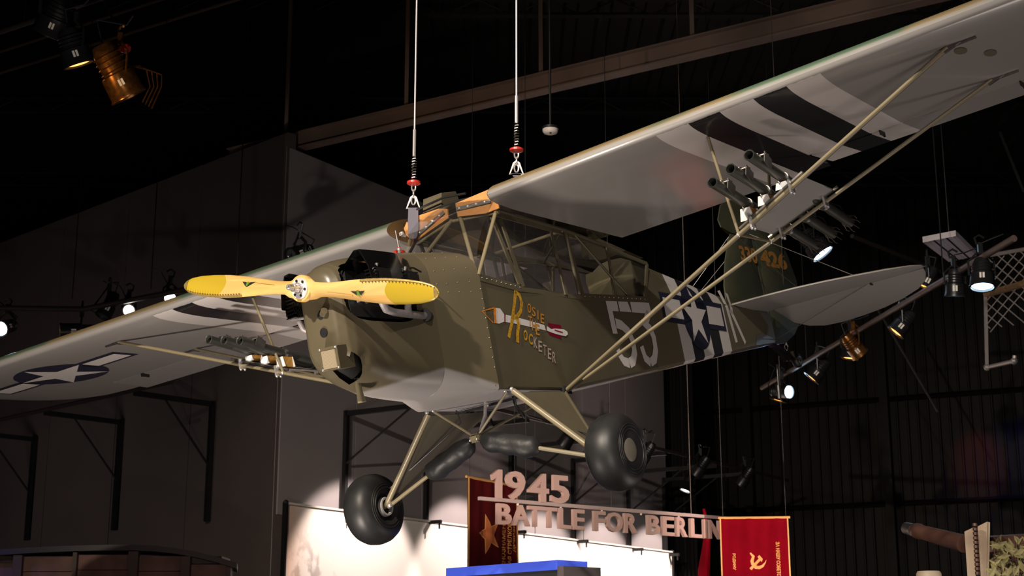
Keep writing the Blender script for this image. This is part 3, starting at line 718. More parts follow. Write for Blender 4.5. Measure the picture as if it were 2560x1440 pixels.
# ---- lift struts, jury struts
FT = (1.592, 3.225, .56); RT = (2.369, 3.221, .532); SBT = (1.98, .307, -.611)
def sv(p, s): return Vector((p[0], p[1]*s, p[2]))
for s in (-1, 1):
    a, f_, r_ = sv(SBT, s), sv(FT, s), sv(RT, s)
    b = MB(); b.tube([a, f_], .021, 12, flat=.62, up=(1,0,0)); fs_ = sub('lift_strut', M['olive_tube'], plane, b, 60)
    b = MB(); b.tube([a+Vector((.03,0,0)), r_], .018, 12, flat=.62, up=(1,0,0)); rs_ = sub('lift_strut', M['olive_tube'], plane, b, 60)
    for st_, e in ((fs_, f_), (rs_, r_)):
        b = MB(); b.box(e + Vector((0, s*.02, .0)), (.024, .10, .026), Matrix.Rotation(s*.30, 3, 'X')); b.box(e + Vector((0, s*.09, -.002)), (.014, .12, .010), Matrix.Rotation(s*.03, 3, 'X')); sub('strut_fitting', M['steel'], st_, b, 0)
        b = MB(); d_ = (e-a).normalized(); b.tube([a + d_*.0, a + d_*.13], .017, 8); sub('strut_fork', M['olive_dull'], st_, b)
    b = MB(); b.box(a + Vector((.0, -s*.0, 0)), (.09, .03, .05)); sub('strut_bracket', M['darkmetal'], plane, b, 0)
    jf = a.lerp(f_, .50 if s < 0 else .52); jr = (a+Vector((.03,0,0))).lerp(r_, .507)
    for lo, X in ((jf, 1.60), (jr, 2.38)):
        hi = wlow(X, lo.y + s*.02); b = MB(); b.tube([lo, hi], .010, 8); j = sub('jury_strut', M['olive_tube'], plane, b, 60)
        b = MB(); b.ball(lo + Vector((-.01, 0, 0)), .014); sub('jury_bolt', M['chrome'], j, b)
    b = MB(); b.tube([jf, jr], .008, 6); sub('jury_cross_tube', M['olive_tube'], plane, b)

# ---- rocket racks
dirT = Vector((.9846, 0, -.175))
for s in (-1, 1):
    a, f_, r_ = sv(SBT, s), sv(FT, s), sv(RT, s)
    t0, t1 = .515, .655
    q = [a.lerp(f_, t0), a.lerp(f_, t1), a.lerp(r_, t1), a.lerp(r_, t0)]; up_ = Vector((0, 0, .028))
    b = MB(); b.loft([[p + up_ for p in q], [p + up_ + Vector((0,0,.008)) for p in q]]); rack = sub('rack_board', M['grey'], plane, b, 0, 'flat grey board under the rocket tubes')
    for (u, v) in ((f_, .017), (r_, .017)):
        b = MB(); b.tube([a.lerp(u, t0-.01) + Vector((0,0,.03)), a.lerp(u, t1+.01) + Vector((0,0,.03))], .010, 6); sub('rack_rail', M['steel'], rack, b)
        for t in (t0+.02, t1-.02):
            b = MB(); c = a.lerp(u, t); b.box(c + Vector((0, 0, .008)), (.06, .012, .075)); b.ball(c + Vector((-.02, 0, -.034)), .009, 6); b.ball(c + Vector((.02, 0, -.034)), .009, 6); sub('strut_clamp', M['chrome'], rack, b, 0)
    for k, (y, z) in enumerate(((1.84, .222), (1.97, .258), (2.10, .294))):
        m0 = Vector((1.40-.015*k, s*y, z)); R_ = .030
        e = empty('rocket_launcher', (0,0,0)); e.parent = plane
        b = MB(); b.lathe(m0, dirT, [(.004, .026), (0, .030), (.005, .0325), (.012, .030), (1.02, .030), (1.06, .029), (1.10, .032), (1.14, .030), (1.30, .030), (1.37, .032), (1.37, .027), (.004, .026)], 20, False); sub('launcher_tube', M['launcher'], e, b, 40)
        b = MB(); c = m0 + dirT*.17; b.box(c + Vector((0, -s*0 + .0, .040)), (.10, .012, .03)); b.box(c + Vector((.0, -.036, .01)), (.085, .006, .075), Matrix.Rotation(.5, 3, 'Y')); b.box(c + Vector((0, -.02, .047)), (.05, .04, .006)); sub('sight_bracket', M['steel'], e, b, 0)
        for t in (.44, .98):
            b = MB(); c = m0 + dirT*t; b.lathe(c - dirT*.012, dirT, [(0, .031), (0, .0345), (.024, .0345), (.024, .031)], 18); sub('tube_band', M['steel'], e, b, 30)
            b = MB(); c = m0 + dirT*t; fr = (c.x - 1.78)/.40; base = a.lerp(f_, (y-.307)/(3.225-.307)).z*(1-fr) + a.lerp(r_, (y-.307)/(3.221-.307)).z*fr + .04
            hgt = c.z - .03 - base
            if hgt > .01:
                b.box((c.x, c.y, base+hgt/2), (.09, .055, hgt)); sad = sub('saddle_block', mat('saddle_wood', (.52,.27,.06), .5), e, b, 0)
                b = MB(); b.loft([[Vector((c.x-.052-t, c.y+q, z_)) for q, z_ in ((-.045, base), (.042, base), (.03, base+hgt), (-.03, base+hgt))] for t in (0, .006)]); b.loft([[Vector((c.x+.046+t, c.y+q, z_)) for q, z_ in ((-.042, base), (.042, base), (.03, base+hgt), (-.03, base+hgt))] for t in (0, .006)]); sub('saddle_bracket', M['silverwhite'], e, b, 0)
            else: b.bm.free()
        b = MB(); c = m0 + dirT*1.32
        for q_ in range(8):
            an = q_*PI/4; o_ = Vector((0, math.cos(an), math.sin(an))); b.tube([c + o_*.032, c + dirT*.06 + o_*.05, c + dirT*.10 + o_*.046], .003, 5)
        b.tube([m0 + dirT*.9 + Vector((0,0,.034)), m0 + dirT*1.05 + Vector((0,.02,.06)), m0 + dirT*1.2 + Vector((0,-.02,.05)), m0 + dirT*1.33 + Vector((0,0,.036))], .003, 5)
        sub('wire_coil', M['steel'], e, b)

# ---- landing gear
GF = (1.354, .324, -.622); WH = (1.401, .908, -1.114); AX = Vector((1.356, 0, -.840))
for s in (-1, 1):
    gf, wh = sv(GF, s), sv(WH, s); rb = sv((1.97, .30, -.612), s); axl = Vector((1.40, s*.80, -1.105))
    b = MB(); b.tube([gf, axl], .019, 10); sub('gear_leg', M['olive_tube'], plane, b, 60)
    b = MB(); b.tube([rb, axl + Vector((.03,0,.02))], .013, 8); sub('gear_leg', M['olive_dull'], plane, b, 60)
    b = MB(); b.loft([[gf + Vector((.01,0,-.012)), rb, axl + Vector((.05, 0, .03)), axl + Vector((.01,0,.03))], [p_ + Vector((0, -s*.012, -.004)) for p_ in (gf + Vector((.01,0,-.012)), rb, axl + Vector((.05, 0, .03)), axl + Vector((.01,0,.03)))]]); sub('gear_fairing', M['olive_dull'], plane, b, 0)
    b = MB(); b.tube([gf + Vector((0, -s*.045, .004)), AX], .009, 8); sub('cabane_tube', M['olive_tube'], plane, b)
    b = MB(); b.tube([rb + Vector((0, -s*.05, 0)), AX + Vector((.02, s*.01, .01))], .008, 8); sub('cabane_tube', M['olive_tube'], plane, b)
    b = MB(); b.tube([AX + Vector((0, s*.02, -.01)), axl + Vector((0,-s*.01,-.015))], .013, 8); sub('shock_strut', M['olive_tube'], plane, b)
    dd = (axl - AX); p0_ = AX + dd*.06 + Vector((0,0,-.015)); b = MB(); secs = []
    for k in range(13):
        t = k/12; rr = [.030, .060, .068, .068, .066, .065, .065, .066, .068, .071, .072, .064, .030][k]
        secs.append((AX + dd*(.05 + .47*t) + Vector((.004*math.sin(k*2.1), 0, -.012+.004*math.cos(k*1.7))), rr))
    dn = dd.normalized(); U = Vector((1,0,0)); V = dn.cross(U)
    b.loft([[c + (U*math.cos(a_)*(1+.05*math.sin(3*a_+k*.8)) + V*math.sin(a_)*.95*(1+.05*math.cos(2*a_+k*.6)))*rr for a_ in [2*PI*j/14 for j in range(14)]] for k, (c, rr) in enumerate(secs)]); sub('bungee_cover', M['leather'], plane, b, 55, 'black padded cover over the shock cord')
    tilt = Vector((0, s*1.0, -.05 if s < 0 else .0)).normalized()
    b = MB(); R0, Wd = .226, .115; prof = []
    for k in range(25):
        a_ = -PI*.97 + 2*PI*.97*k/24; prof.append((math.sin(a_)*Wd*(1 if abs(math.sin(a_)) < .99 else 1), .148 + .078*math.cos(a_)))
    prof = [(-.085, .085), (-.105, .10), (-.114, .125), (-.112, .15), (-.100, .178), (-.078, .203), (-.045, .220), (0, .226), (.045, .220), (.078, .203), (.100, .178), (.112, .15), (.114, .125), (.108, .10), (.100, .08), (.092, .055), (-.08, .055), (-.085, .085)]
    b.lathe(wh, tilt, prof, 44); wl_ = sub('wheel', M['rubber'], plane, b, 60)
    b = MB()
    for sd in (-1, 1):
        for rr in (.118, .136, .150):
            xx = {.118: .1135, .136: .1135, .150: .1115}[rr]; b.lathe(wh, tilt, [(sd*(xx-.002), rr-.003), (sd*(xx+.0025), rr), (sd*(xx-.002), rr+.003)], 44, False)
    sub('tyre_ridge', M['rubber'], wl_, b, 60)
    b = MB(); b.lathe(wh, tilt*(-1), [(.07, .062), (.10, .062), (.112, .058), (.112, .047), (.07, .045)], 32); sub('wheel_rim', mat('grey_rim_paint', (.42,.42,.42), .4), wl_, b, 40)
    b = MB(); b.lathe(wh, tilt*(-1), [(.05, .045), (.075, .045), (.075, 0)], 24); sub('brake_drum', M['darkmetal'], wl_, b, 40)
    b = MB(); b.lathe(wh, tilt, [(.06, .069), (.098, .068), (.103, .06), (.108, .048), (.112, .02), (.112, 0)], 28); sub('hub_cap', mat('grey_olive_cap', (.17,.155,.12), .45), wl_, b, 40)
    b = MB(); b.tube([wh - tilt*.05, axl, axl - Vector((0, s*.05, -.01))], .02, 12); sub('axle', M['olive_tube'], plane, b)
    b = MB(); b.ball(axl + Vector((-.02, -s*.04, -.01)), .015); b.ball(gf + Vector((-.012, 0, .01)), .014); b.ball(gf + Vector((-.012, -s*.05, .01)), .012); sub('gear_bolt', M['chrome'], plane, b)
    b = MB(); b.tube([gf + Vector((.16, -s*.1, 0)), gf + Vector((.17, -s*.11, -.08)), gf + Vector((.12, -s*.0, -.16)), axl + Vector((.05, 0, .1))], .005, 6); sub('brake_hose', M['rubber'], plane, b)
b = MB(); b.box(AX + Vector((-.01, 0, -.002)), (.05, .07, .05)); bmesh.ops.bevel(b.bm, geom=b.bm.edges[:], offset=.012, segments=2, affect='EDGES'); ap = sub('cabane_fitting', M['olive_tube'], plane, b, 40)
b = MB(); b.ball(AX + Vector((-.035, .025, -.012)), .008); b.ball(AX + Vector((-.035, -.025, -.012)), .008); sub('fitting_bolt', M['chrome'], ap, b)
b = MB(); b.tube([(1.60, -.28, -.63), (1.60, .28, -.63)], .008, 6); sub('belly_cross_tube', M['darkmetal'], plane, b)
for (y0, y1) in ((.08, .06), (-.14, -.17)):
    b = MB(); b.tube([(1.62, y0, -.60), (1.62, y0-.005, -.66), (1.66, y1, -.76)], .008, 6); sub('belly_step', M['darkmetal'], plane, b)
b = MB(); b.tube([(1.55, .02, -.61), (1.52, .02, -.70), (1.42, .01, -.80)], .011, 8); b.ball((1.55, .02, -.63), .02); sub('drain_fitting', M['chrome'], plane, b)

# ---- tail
def flat_surf(out, zc, th_, s, hinge=None, droop=0):
    return None
zs = .212
for s in (-1, 1):
    LE = [(5.24, .06), (5.25, .30), (5.30, .62), (5.38, .85), (5.50, 1.08), (5.62, 1.28), (5.76, 1.44), (5.88, 1.50), (5.98, 1.49)]
    hx = 5.985
    b = MB(); secs = []; att = []
    for x, y in LE:
        n_ = 7; row = []
        xs_ = [x + (hx-x)*k/(n_-1) for k in range(n_)]
        tk = [.006, .014, .017, .018, .018, .017, .015]; sc = min(1, (1.52-y)/.25 + .25)
        up_ = [Vector((q, s*y, zs + t*sc)) for q, t in zip(xs_, tk)]; lo_ = [Vector((q, s*y, zs - t*sc)) for q, t in zip(xs_, tk)]
        secs.append(up_ + list(reversed(lo_))); att += [1]*n_ + [0]*n_
    b.loft(secs); st_ = b.build('stabilizer', M['tail'], plane, 40); a_ = st_.data.attributes.new('upside', 'FLOAT', 'POINT'); a_.data.foreach_set('value', att)
    dr = math.radians(19)
    TE = [(.13, .12), (.34, .14), (.48, .22), (.555, .34), (.575, .50), (.555, .72), (.515, .92), (.44, 1.12), (.34, 1.30), (.22, 1.41), (.10, 1.46), (.02, 1.475)]
    b = MB(); secs = []; att = []
    for c, y in TE:
        row_u = []; row_l = []
        for k in range(5):
            q = .008 + c*k/4; t = [.015, .013, .010, .007, .003][k]
            for r_, sg in ((row_u, 1), (row_l, -1)):
                r_.append(Vector((hx + q*math.cos(dr) + sg*t*math.sin(dr), s*y, zs - q*math.sin(dr) + sg*t*math.cos(dr))))
        secs.append(row_u + list(reversed(row_l))); att += [1]*5 + [0]*5
    b.loft(secs); e_ = b.build('elevator', M['tail'], plane, 40); a_ = e_.data.attributes.new('upside', 'FLOAT', 'POINT'); a_.data.foreach_set('value', att)
    b = MB(); b.box((hx, s*1.02, zs-.02), (.05, .01, .03)); sub('hinge_bracket', M['darkmetal'], e_, b, 0)
    b = MB(); b.tube([(5.985, s*.98, zs+.02), (6.05, s*.02, .92)], .0035, 6); sub('brace_wire', M['steel'], plane, b)
    b = MB(); b.tube([(5.98, s*.98, zs-.02), (6.08, s*.02, -.05)], .0035, 6); sub('brace_wire', M['steel'], plane, b)
    b = MB(); b.tube([(5.35, s*.62, zs+.01), (5.7, s*.02, .88)], .0025, 6); sub('brace_wire', M['steel'], plane, b)
# fin and rudder
def plate(name, poly, th_, m, yc=0.0):
    b = MB(); c = Vector((sum(p[0] for p in poly)/len(poly), 0, sum(p[1] for p in poly)/len(poly)))
    a = [Vector((x, yc-th_*.25, z)) for x, z in poly]; i_ = [c.lerp(Vector((x, 0, z)), .82) + Vector((0, yc-th_, 0)) for x, z in poly]
    a2 = [Vector((x, yc+th_*.25, z)) for x, z in poly]; i2 = [c.lerp(Vector((x, 0, z)), .82) + Vector((0, yc+th_, 0)) for x, z in poly]
    b.loft([i_, a, a2, i2]); return sub(name, m, plane, b, 40)
M['fin'] = mat('fin_paint', (.062, .060, .034), .55, noise=.45, nscale=2.2, col2=(.035, .042, .028))
fin = plate('fin', [(5.30, .24), (5.33, .40), (5.45, .62), (5.60, .82), (5.70, .91), (6.10, .91), (6.10, .16)], .022, M['fin'])
rud = plate('rudder', [(6.125, -.08), (6.125, .935), (5.52, .935), (5.49, 1.0), (5.60, 1.14), (5.85, 1.26), (6.15, 1.30), (6.45, 1.22), (6.70, 1.02), (6.85, .80), (6.93, .56), (6.91, .34), (6.80, .16), (6.60, .03), (6.35, -.06)], .020, M['fin'])
def tx(parent, name, s_, X0, X1, z0, z1, m, y, bold=.035):
    b = MB(); put_text(b, s_, lambda u, v: Vector((X0+(X1-X0)*u, y, z0+(z1-z0)*v)), bold); return sub(name, m, parent, b, 0)
tx(fin, 'tail_number', '330', 5.74, 6.09, .645, .79, M['tail_num'], -.026)
tx(rud, 'tail_number', '426', 6.16, 6.74, .64, .80, M['tail_num'], -.024, .045)
# tail wheel
tw = Vector((6.54, -.0, -.212))
b = MB(); b.lathe(tw - Vector((0,.0,0)), (0,1,0), [(-.03, .035), (-.032, .05), (-.02, .063), (0, .067), (.02, .063), (.032, .05), (.03, .035), (-.03, .035)], 28); t_ = sub('tail_wheel', M['rubber'], plane, b, 50)
b = MB(); b.lathe(tw, (0,-1,0), [(.02, .036), (.032, .034), (.032, .022), (.026, .02), (.026, 0)], 20); sub('tail_wheel_hub', M['steel'], t_, b)
b = MB()
for k in range(3): b.loft([[Vector((6.0-.08*k*0+q*(.46-.1*k), sd, -.075 - .012*k - .13*q*q*(1))) for sd in (-.02, .02)] for q in (0, .25, .5, .75, 1)], closed=False)
bmesh.ops.solidify(b.bm, geom=b.bm.faces[:], thickness=.006); sub('tail_leaf_spring', M['darkmetal'], plane, b, 0)
b = MB(); b.tube([(6.46, 0, -.13), (6.47, 0, -.20)], .016, 10); b.tube([(6.47, -.04, -.20), (6.54, -.04, -.212)], .010, 8); b.tube([(6.47, .04, -.20), (6.54, .04, -.212)], .010, 8); b.tube([(6.54, -.045, -.212), (6.54, .045, -.212)], .008, 8); sub('tail_wheel_fork', M['olive_dull'], plane, b)

# ---- fuselage markings (flat paint laid on the skin)
S1 = lambda X, z: side(X, z, .003); S2 = lambda X, z: side(X, z, .005); S3 = lambda X, z: side(X, z, .007)
def deco(name, m, fn, label=None):
    b = MB(); fn(b); o_ = sub(name, m, fus, b, 0); 
    if label: o_['label'] = label
    return o_
def n5(b):
    put_poly(b, [(2.775, .04), (2.955, .05), (2.955, -.025), (2.855, -.03), (2.865, -.19), (2.79, -.195)], S1, 1)
    put_poly(b, [(2.975, .052), (3.13, .06), (3.165, -.015), (2.975, -.024)], S1, 1)
    ribbon(b, [(2.87, -.115), (2.96, -.125), (3.05, -.165), (3.09, -.23), (3.085, -.31), (3.03, -.375), (2.965, -.395)], .072, S1)
    ribbon(b, [(2.962, -.396), (2.88, -.385), (2.835, -.345), (2.82, -.305)], [.07, .066, .058, .06], S1)
def n3(b):
    put_poly(b, [(3.175, .062), (3.50, .08), (3.51, .008), (3.44, -.005), (3.175, -.015)], S1, 1)
    ribbon(b, [(3.46, .0), (3.36, -.085), (3.43, -.12), (3.465, -.18), (3.455, -.27), (3.40, -.345), (3.32, -.375)], [.07, .07, .075, .072, .07, .07, .06], S1)
    ribbon(b, [(3.318, -.376), (3.245, -.345), (3.22, -.26)], .066, S1)
deco('code_letter', M['white'], n5); deco('code_letter', M['white'], n3)
def kk(b):
    ribbon(b, [(5.03, .315), (5.06, .17), (5.115, -.125)], .055, S1); ribbon(b, [(5.19, .305), (5.16, .17), (5.14, .12)], .05, S1); ribbon(b, [(5.125, .155), (5.20, .05), (5.315, -.12)], .05, S1)
deco('code_letter', M['white'], kk)
C0x, C0z, Rr = 4.34, .03, .258
def rou(b):
    put_poly(b, circ(C0x, C0z, Rr, 36), S2, 2)
    put_poly(b, [(C0x-.62, C0z+.155), (C0x+.60, C0z+.155), (C0x+.60, C0z-.075), (C0x-.62, C0z-.075)], S2, 3)
ri = deco('insignia', M['navy'], rou)
def ros(b):
    put_poly(b, star5(C0x, C0z, .248), S3, 2)
    put_poly(b, [(C0x-.58, C0z+.115), (C0x-.265, C0z+.115), (C0x-.245, C0z-.035), (C0x-.58, C0z-.035)], S3, 1); put_poly(b, [(C0x+.265, C0z+.115), (C0x+.56, C0z+.115), (C0x+.56, C0z-.035), (C0x+.245, C0z-.035)], S3, 1)
deco('insignia_star', M['white'], ros)
# nose art
def art_r(b): ribbon(b, [(1.598, .02), (1.545, -.056), (1.471, -.202), (1.418, -.291)][0:1] + [(1.565, -.055), (1.485, -.20), (1.425, -.290)], .029, S2); ribbon(b, [(1.592, .012), (1.632, -.012), (1.640, -.06), (1.612, -.115), (1.565, -.150), (1.515, -.158)], .028, S2); ribbon(b, [(1.555, -.150), (1.562, -.198), (1.53, -.262), (1.513, -.318)], .031, S2)
art = deco('nose_art_initial', M['brasspaint'], art_r, 'tall glittering yellow R of the nose art')
def word(b, s_, p0_, p1_, h, wl_, slant=(-.018, 1), bold=.012):
    n_ = len(s_)
    for i, ch in enumerate(s_):
        t = i/(n_-1); bx = p0_[0]+(p1_[0]-p0_[0])*t; bz = p0_[1]+(p1_[1]-p0_[1])*t
        ww = wl_*(.25 if ch == 'I' else 1)
        put_text(b, ch, lambda u, v: S3(bx + (u-.0)*ww + (wl_-ww)/2 + v*h*.30, bz + v*h - u*ww*.15), bold)
deco('nose_art_word', M['orangetext'], lambda b: word(b, 'OSIE', (1.685, -.118), (1.815, -.178), .062, .040))
deco('nose_art_word', M['orangetext'], lambda b: word(b, 'THE', (1.665, -.208), (1.735, -.258), .070, .040))
deco('nose_art_word', M['brasspaint'], lambda b: word(b, 'OC', (1.582, -.300), (1.634, -.322), .070, .042, bold=.03))
deco('nose_art_word', M['pinkglit'], lambda b: word(b, 'KETER', (1.682, -.343), (1.868, -.432), .070, .038))
def rk(b):
    put_poly(b, [(1.325, -.109), (1.392, -.110), (1.425, -.145), (1.415, -.190), (1.352, -.207), (1.30, -.205)], S1, 0)
    put_poly(b, [(1.437, -.145), (1.58, -.158), (1.86, -.190), (1.865, -.226), (1.565, -.200), (1.424, -.193)], S1, 1)
    put_poly(b, [(1.885, -.197), (1.93, -.214), (1.975, -.208), (2.085, -.209), (2.12, -.222), (2.122, -.240), (2.09, -.254), (1.99, -.246), (1.92, -.236), (1.872, -.226)], S2, 0)
deco('nose_art_rocket', M['white'], rk, 'white painted rocket of the nose art')
deco('nose_art_tip', M['orange'], lambda b: (ribbon(b, [(1.325, -.110), (1.19, -.138), (1.285, -.205)], .008, S2), ribbon(b, [(1.332, -.109), (1.318, -.15), (1.312, -.207)], .022, S2)))
deco('nose_art_band', M['crimson'], lambda b: (ribbon(b, [(1.433, -.141), (1.42, -.17), (1.413, -.196)], .010, S2), put_poly(b, [(1.905, -.175), (2.06, -.182), (2.055, -.207), (1.95, -.210), (1.915, -.200)], S1, 0), put_poly(b, [(1.885, -.232), (1.96, -.244), (2.04, -.252), (2.035, -.274), (1.90, -.256)], S1, 0), ribbon(b, [(1.965, -.220), (2.06, -.232)], .008, S3)))

# ==================================================================  HANGING GEAR OF THE AIRPLANE
def atz(px, py, z):
    """point of height z seen at pixel"""
    v = G(px, py, 1.0) - Vector((0,0,CAMZ)); return Vector((0,0,CAMZ)) + v*((z-CAMZ)/v.z)
def hanger(name, anchor, ztop_ring, zdisc, label):
    """wire rope with swage, spring, red disc, shackle, triangle ring and webbing strap down to the anchor"""
    e = empty(name, anchor); tag(e, label, 'cable', 'suspension cables of the airplane'); x = y = 0
    L = lambda z: z - anchor.z
    b = MB(); b.tube([(0,0,L(zdisc)+.34), (0,0,CEIL-anchor.z)], .006, 8); b.build('wire_rope', M['cable'], e)
    b = MB(); b.tube([(0,0,L(zdisc)+.18), (0,0,L(zdisc)+.36)], .011, 8); b.build('swage_sleeve', M['chrome'], e)
    b = MB(); pts = [(.014*math.cos(t*1.3), .014*math.sin(t*1.3), L(zdisc)+.02+.15*t/40) for t in range(41)]; b.tube(pts, .0045, 5); b.build('spring', M['steel'], e)
    b = MB(); b.lathe((0,0,L(zdisc)), (0,0,1), [(-.012, 0), (-.012, .035), (-.006, .044), (.006, .044), (.012, .034), (.012, 0)], 24); b.build('safety_disc', M['red'], e)
    b = MB()
    for k in range(3):
        c = Vector((0,0,L(zdisc)-.03-.045*k)); q = [c + Vector(((.013*math.cos(t) if k % 2 == 0 else 0), (.013*math.cos(t) if k % 2 else 0), .027*math.sin(t))) for t in [2*PI*i/10 for i in range(11)]]; b.tube(q, .005, 5)
    b.build('shackle', M['chrome'], e)
    zr = L(ztop_ring); b = MB(); b.tube([(0,0,zr+.012), (-.016, 0, zr), (-.042, 0, zr-.072), (.042, 0, zr-.072), (.016, 0, zr), (0,0,zr+.012)], .0075, 8); b.build('triangle_ring', M['silverwhite'], e)
    b = MB(); b.loft([[Vector((-w_, -.004, z)), Vector((w_, -.004, z)), Vector((w_, .004, z)), Vector((-w_, .004, z))] for w_, z in ((.032, zr-.068), (.033, (zr-.068)*.45), (.030, .02), (.02, .0))]); b.build('webbing_strap', M['webbing'], e, 0)
    return e
aS = W(1.42, .262, .50); aP = W(1.62, -.46, .715)
zS = atz(1034, 517, 5).z; pS = G(1034, 457, aS.y); pP = G(1247, 375, aP.y)
hanger('suspension_cable', aS, G(1034, 494, aS.y).z, pS.z, 'steel cable with red disc hanging in front of the plywood panels')
hanger('suspension_cable', aP, G(1247, 408, aP.y).z, pP.z, 'steel cable with red disc rising behind the nearer wing root')
aT = W(6.47, .07, -.205)
e = empty('tail_cable', aT); tag(e, 'thin steel cable and chain holding up the tail wheel', 'cable')
b = MB(); b.tube([(0,0,.20), (0,0,CEIL-aT.z)], .004, 6); b.build('wire_rope', M['pipe'], e)
b = MB()
for k in range(4):
    c = Vector((0,0,.03+.05*k)); q = [c + Vector(((.014*math.cos(t) if k % 2 == 0 else 0), (.014*math.cos(t) if k % 2 else 0), .03*math.sin(t))) for t in [2*PI*i/10 for i in range(11)]]; b.tube(q, .005, 5)
b.build('chain', M['chrome'], e)
b = MB(); b.tube([(-.09,0,-.03), (-.085,0,-.22)], .008, 8); b.tube([(-.085,0,-.22), (-.08,0,-.34)], .018, 8); b.build('turnbuckle', M['steel'], e)

# ==================================================================  WALL BRACKETS, PIPES, LAMPS
nB = Vector((B1[1]-A0[1], -(B1[0]-A0[0]), 0)).normalized()
nA = Vector((A1[1]-A0[1], -(A1[0]-A0[0]), 0)).normalized()
if nB.dot(Vector((A0[0], A0[1], 0))) > 0: nB = -nB
if nA.dot(Vector((A0[0], A0[1], 0))) > 0: nA = -nA
def bracket(p0_, p1_, n, px, ptop, pbot, arm, label, group, zt=None, foot=False):
    t_ = onplane(px[0], ptop, p0_, p1_); bt = onplane(px[1], pbot, p0_, p1_); z1 = zt or t_.z; z0 = bt.z
    o_ = Vector((t_.x, t_.y, 0)) + n*.09
    e = empty('wall_bracket', o_ + Vector((0,0,z0))); tag(e, label, 'bracket', group); H = z1-z0
    R_ = Matrix.Rotation(math.atan2(n.y, n.x), 3, 'Z')
    b = MB(); b.box((0,0,H/2), (.06, .06, H), R_); b.build('post', M['blacksteel'], e, 0)
    b = MB(); b.box(Vector((0,0,H-.04)) + n*(arm/2), (arm, .06, .065), R_); b.build('arm', M['blacksteel'], e, 0)
    b = MB(); b.tube([n*(arm*.62) + Vector((0,0,H-.06)), Vector((0,0,H-min(1.2, H*.55)))], .017, 6); b.build('brace', M['blacksteel'], e, 0)
    if foot:
        b = MB(); b.box(n*.12 + Vector((0,0,-.03)), (.30, .05, .05), R_); b.box(n*.24 + Vector((0,0,-.09)), (.02, .02, .08), R_); b.build('foot_clip', M['blacksteel'], e, 0)
    return Vector((o_.x, o_.y, z1)) + n*arm
armB = 1.75; zB = onplane(854, 1028, A0, B1).z
eb = []
for i, (x, yb, lab) in enumerate([((854, 850), 1272, 'black steel wall bracket on the pale wall, leftmost of that row'), ((1056, 1052), 1302, 'black steel wall bracket seen behind the starboard gear leg'), ((1266, 1263), 1327, 'black steel wall bracket behind the red star banner'), ((1420, 1418), 1350, 'black steel wall bracket behind the letters LE of the sign'), ((1556, 1555), 1370, 'black steel wall bracket behind the letters OR of the sign'), ((1645, 1645), 1383, 'black steel wall bracket at the far end of the pale wall')]):
    eb.append(bracket(A0, B1, nB, x, 1028, yb, armB, lab, 'black brackets along the pale wall', zB, True))
armA = 1.2; zA = onplane(545, 1005, A0, A1).z; ea = []
for x, yb, lab in [((545, 528), 1305, 'black steel wall bracket on the dark wall, nearest to the wall corner'), ((318, 297), 1327, 'black steel wall bracket in the middle of the dark left wall'), ((106, 78), 1352, 'black steel wall bracket on the dark wall at the left picture edge')]:
    ea.append(bracket(A0, A1, nA, x, 1005, yb, armA, lab, 'black brackets along the dark wall', zA))
def pipe(pts, r, label, m=None, drops=(), cat='pipe'):
    e = empty('lighting_pipe', pts[0]); tag(e, label, cat); o_ = Vector(pts[0])
    b = MB(); b.tube([Vector(p)-o_ for p in pts], r, 10); b.build('rail', m or M['pipe'], e)
    for p in drops:
        b = MB(); b.tube([Vector(p)-o_, Vector((p[0], p[1], CEIL))-o_], .007, 6); b.build('drop_rod', M['blacksteel'], e)
    return e
dB = (eb[-1]-eb[0]); pipe([eb[0]-dB*.05, eb[-1]+dB*.18], .03, 'dark pipe carried on the brackets of the pale wall')
dA = (ea[-1]-ea[0]); pipe([ea[0]-dA*.18, ea[-1]+dA*.6], .03, 'dark pipe carried on the brackets of the dark left wall')
LP0, LP1 = atz(0, 770, 6.0), atz(640, 690, 6.0)
pipe([LP0 - (LP1-LP0)*.2, LP0, LP0.lerp(LP1, .35)-Vector((0,0,.15)), LP1, LP1 + (LP1-LP0)*.4], .035, 'dark pipe with cables above the far wing', drops=[LP0.lerp(LP1, .3), LP0.lerp(LP1, .61), LP0.lerp(LP1, .93)])
RP0, RP1 = atz(1905, 970, 5.6), atz(2535, 596, 5.6)
pipe([RP0, RP1], .035, 'brown pipe with coloured stage lamps beyond the tail', M['brownpipe'], drops=[RP0.lerp(RP1, .25), RP0.lerp(RP1, .8)])
TP0, TP1 = atz(60, 60, 8.2), atz(420, -60, 8.2)
pipe([TP0 - (TP1-TP0)*.6, TP1], .03, 'dark pipe with theatre lamps at the upper left', drops=[TP0])
for (a, c, z) in (((0, 183), (590, 0), 9.6), ((0, 130), (400, 0), 10.2)):
    p, q = atz(*a, z), atz(*c, z); dd = q-p
    b = MB(); b.tube([p-dd*.3, q+dd*.4], .022, 8); tag(b.build('conduit', M['beam']), 'thin brown conduit under the roof, %s of the pair' % ('lower' if z < 10 else 'upper'), 'pipe')
p, q = atz(2130, 590, 7.2), atz(2380, 690, 7.2); pipe([p, q], .03, 'thin dark pipe behind the tail plane tip', M['pipe'])

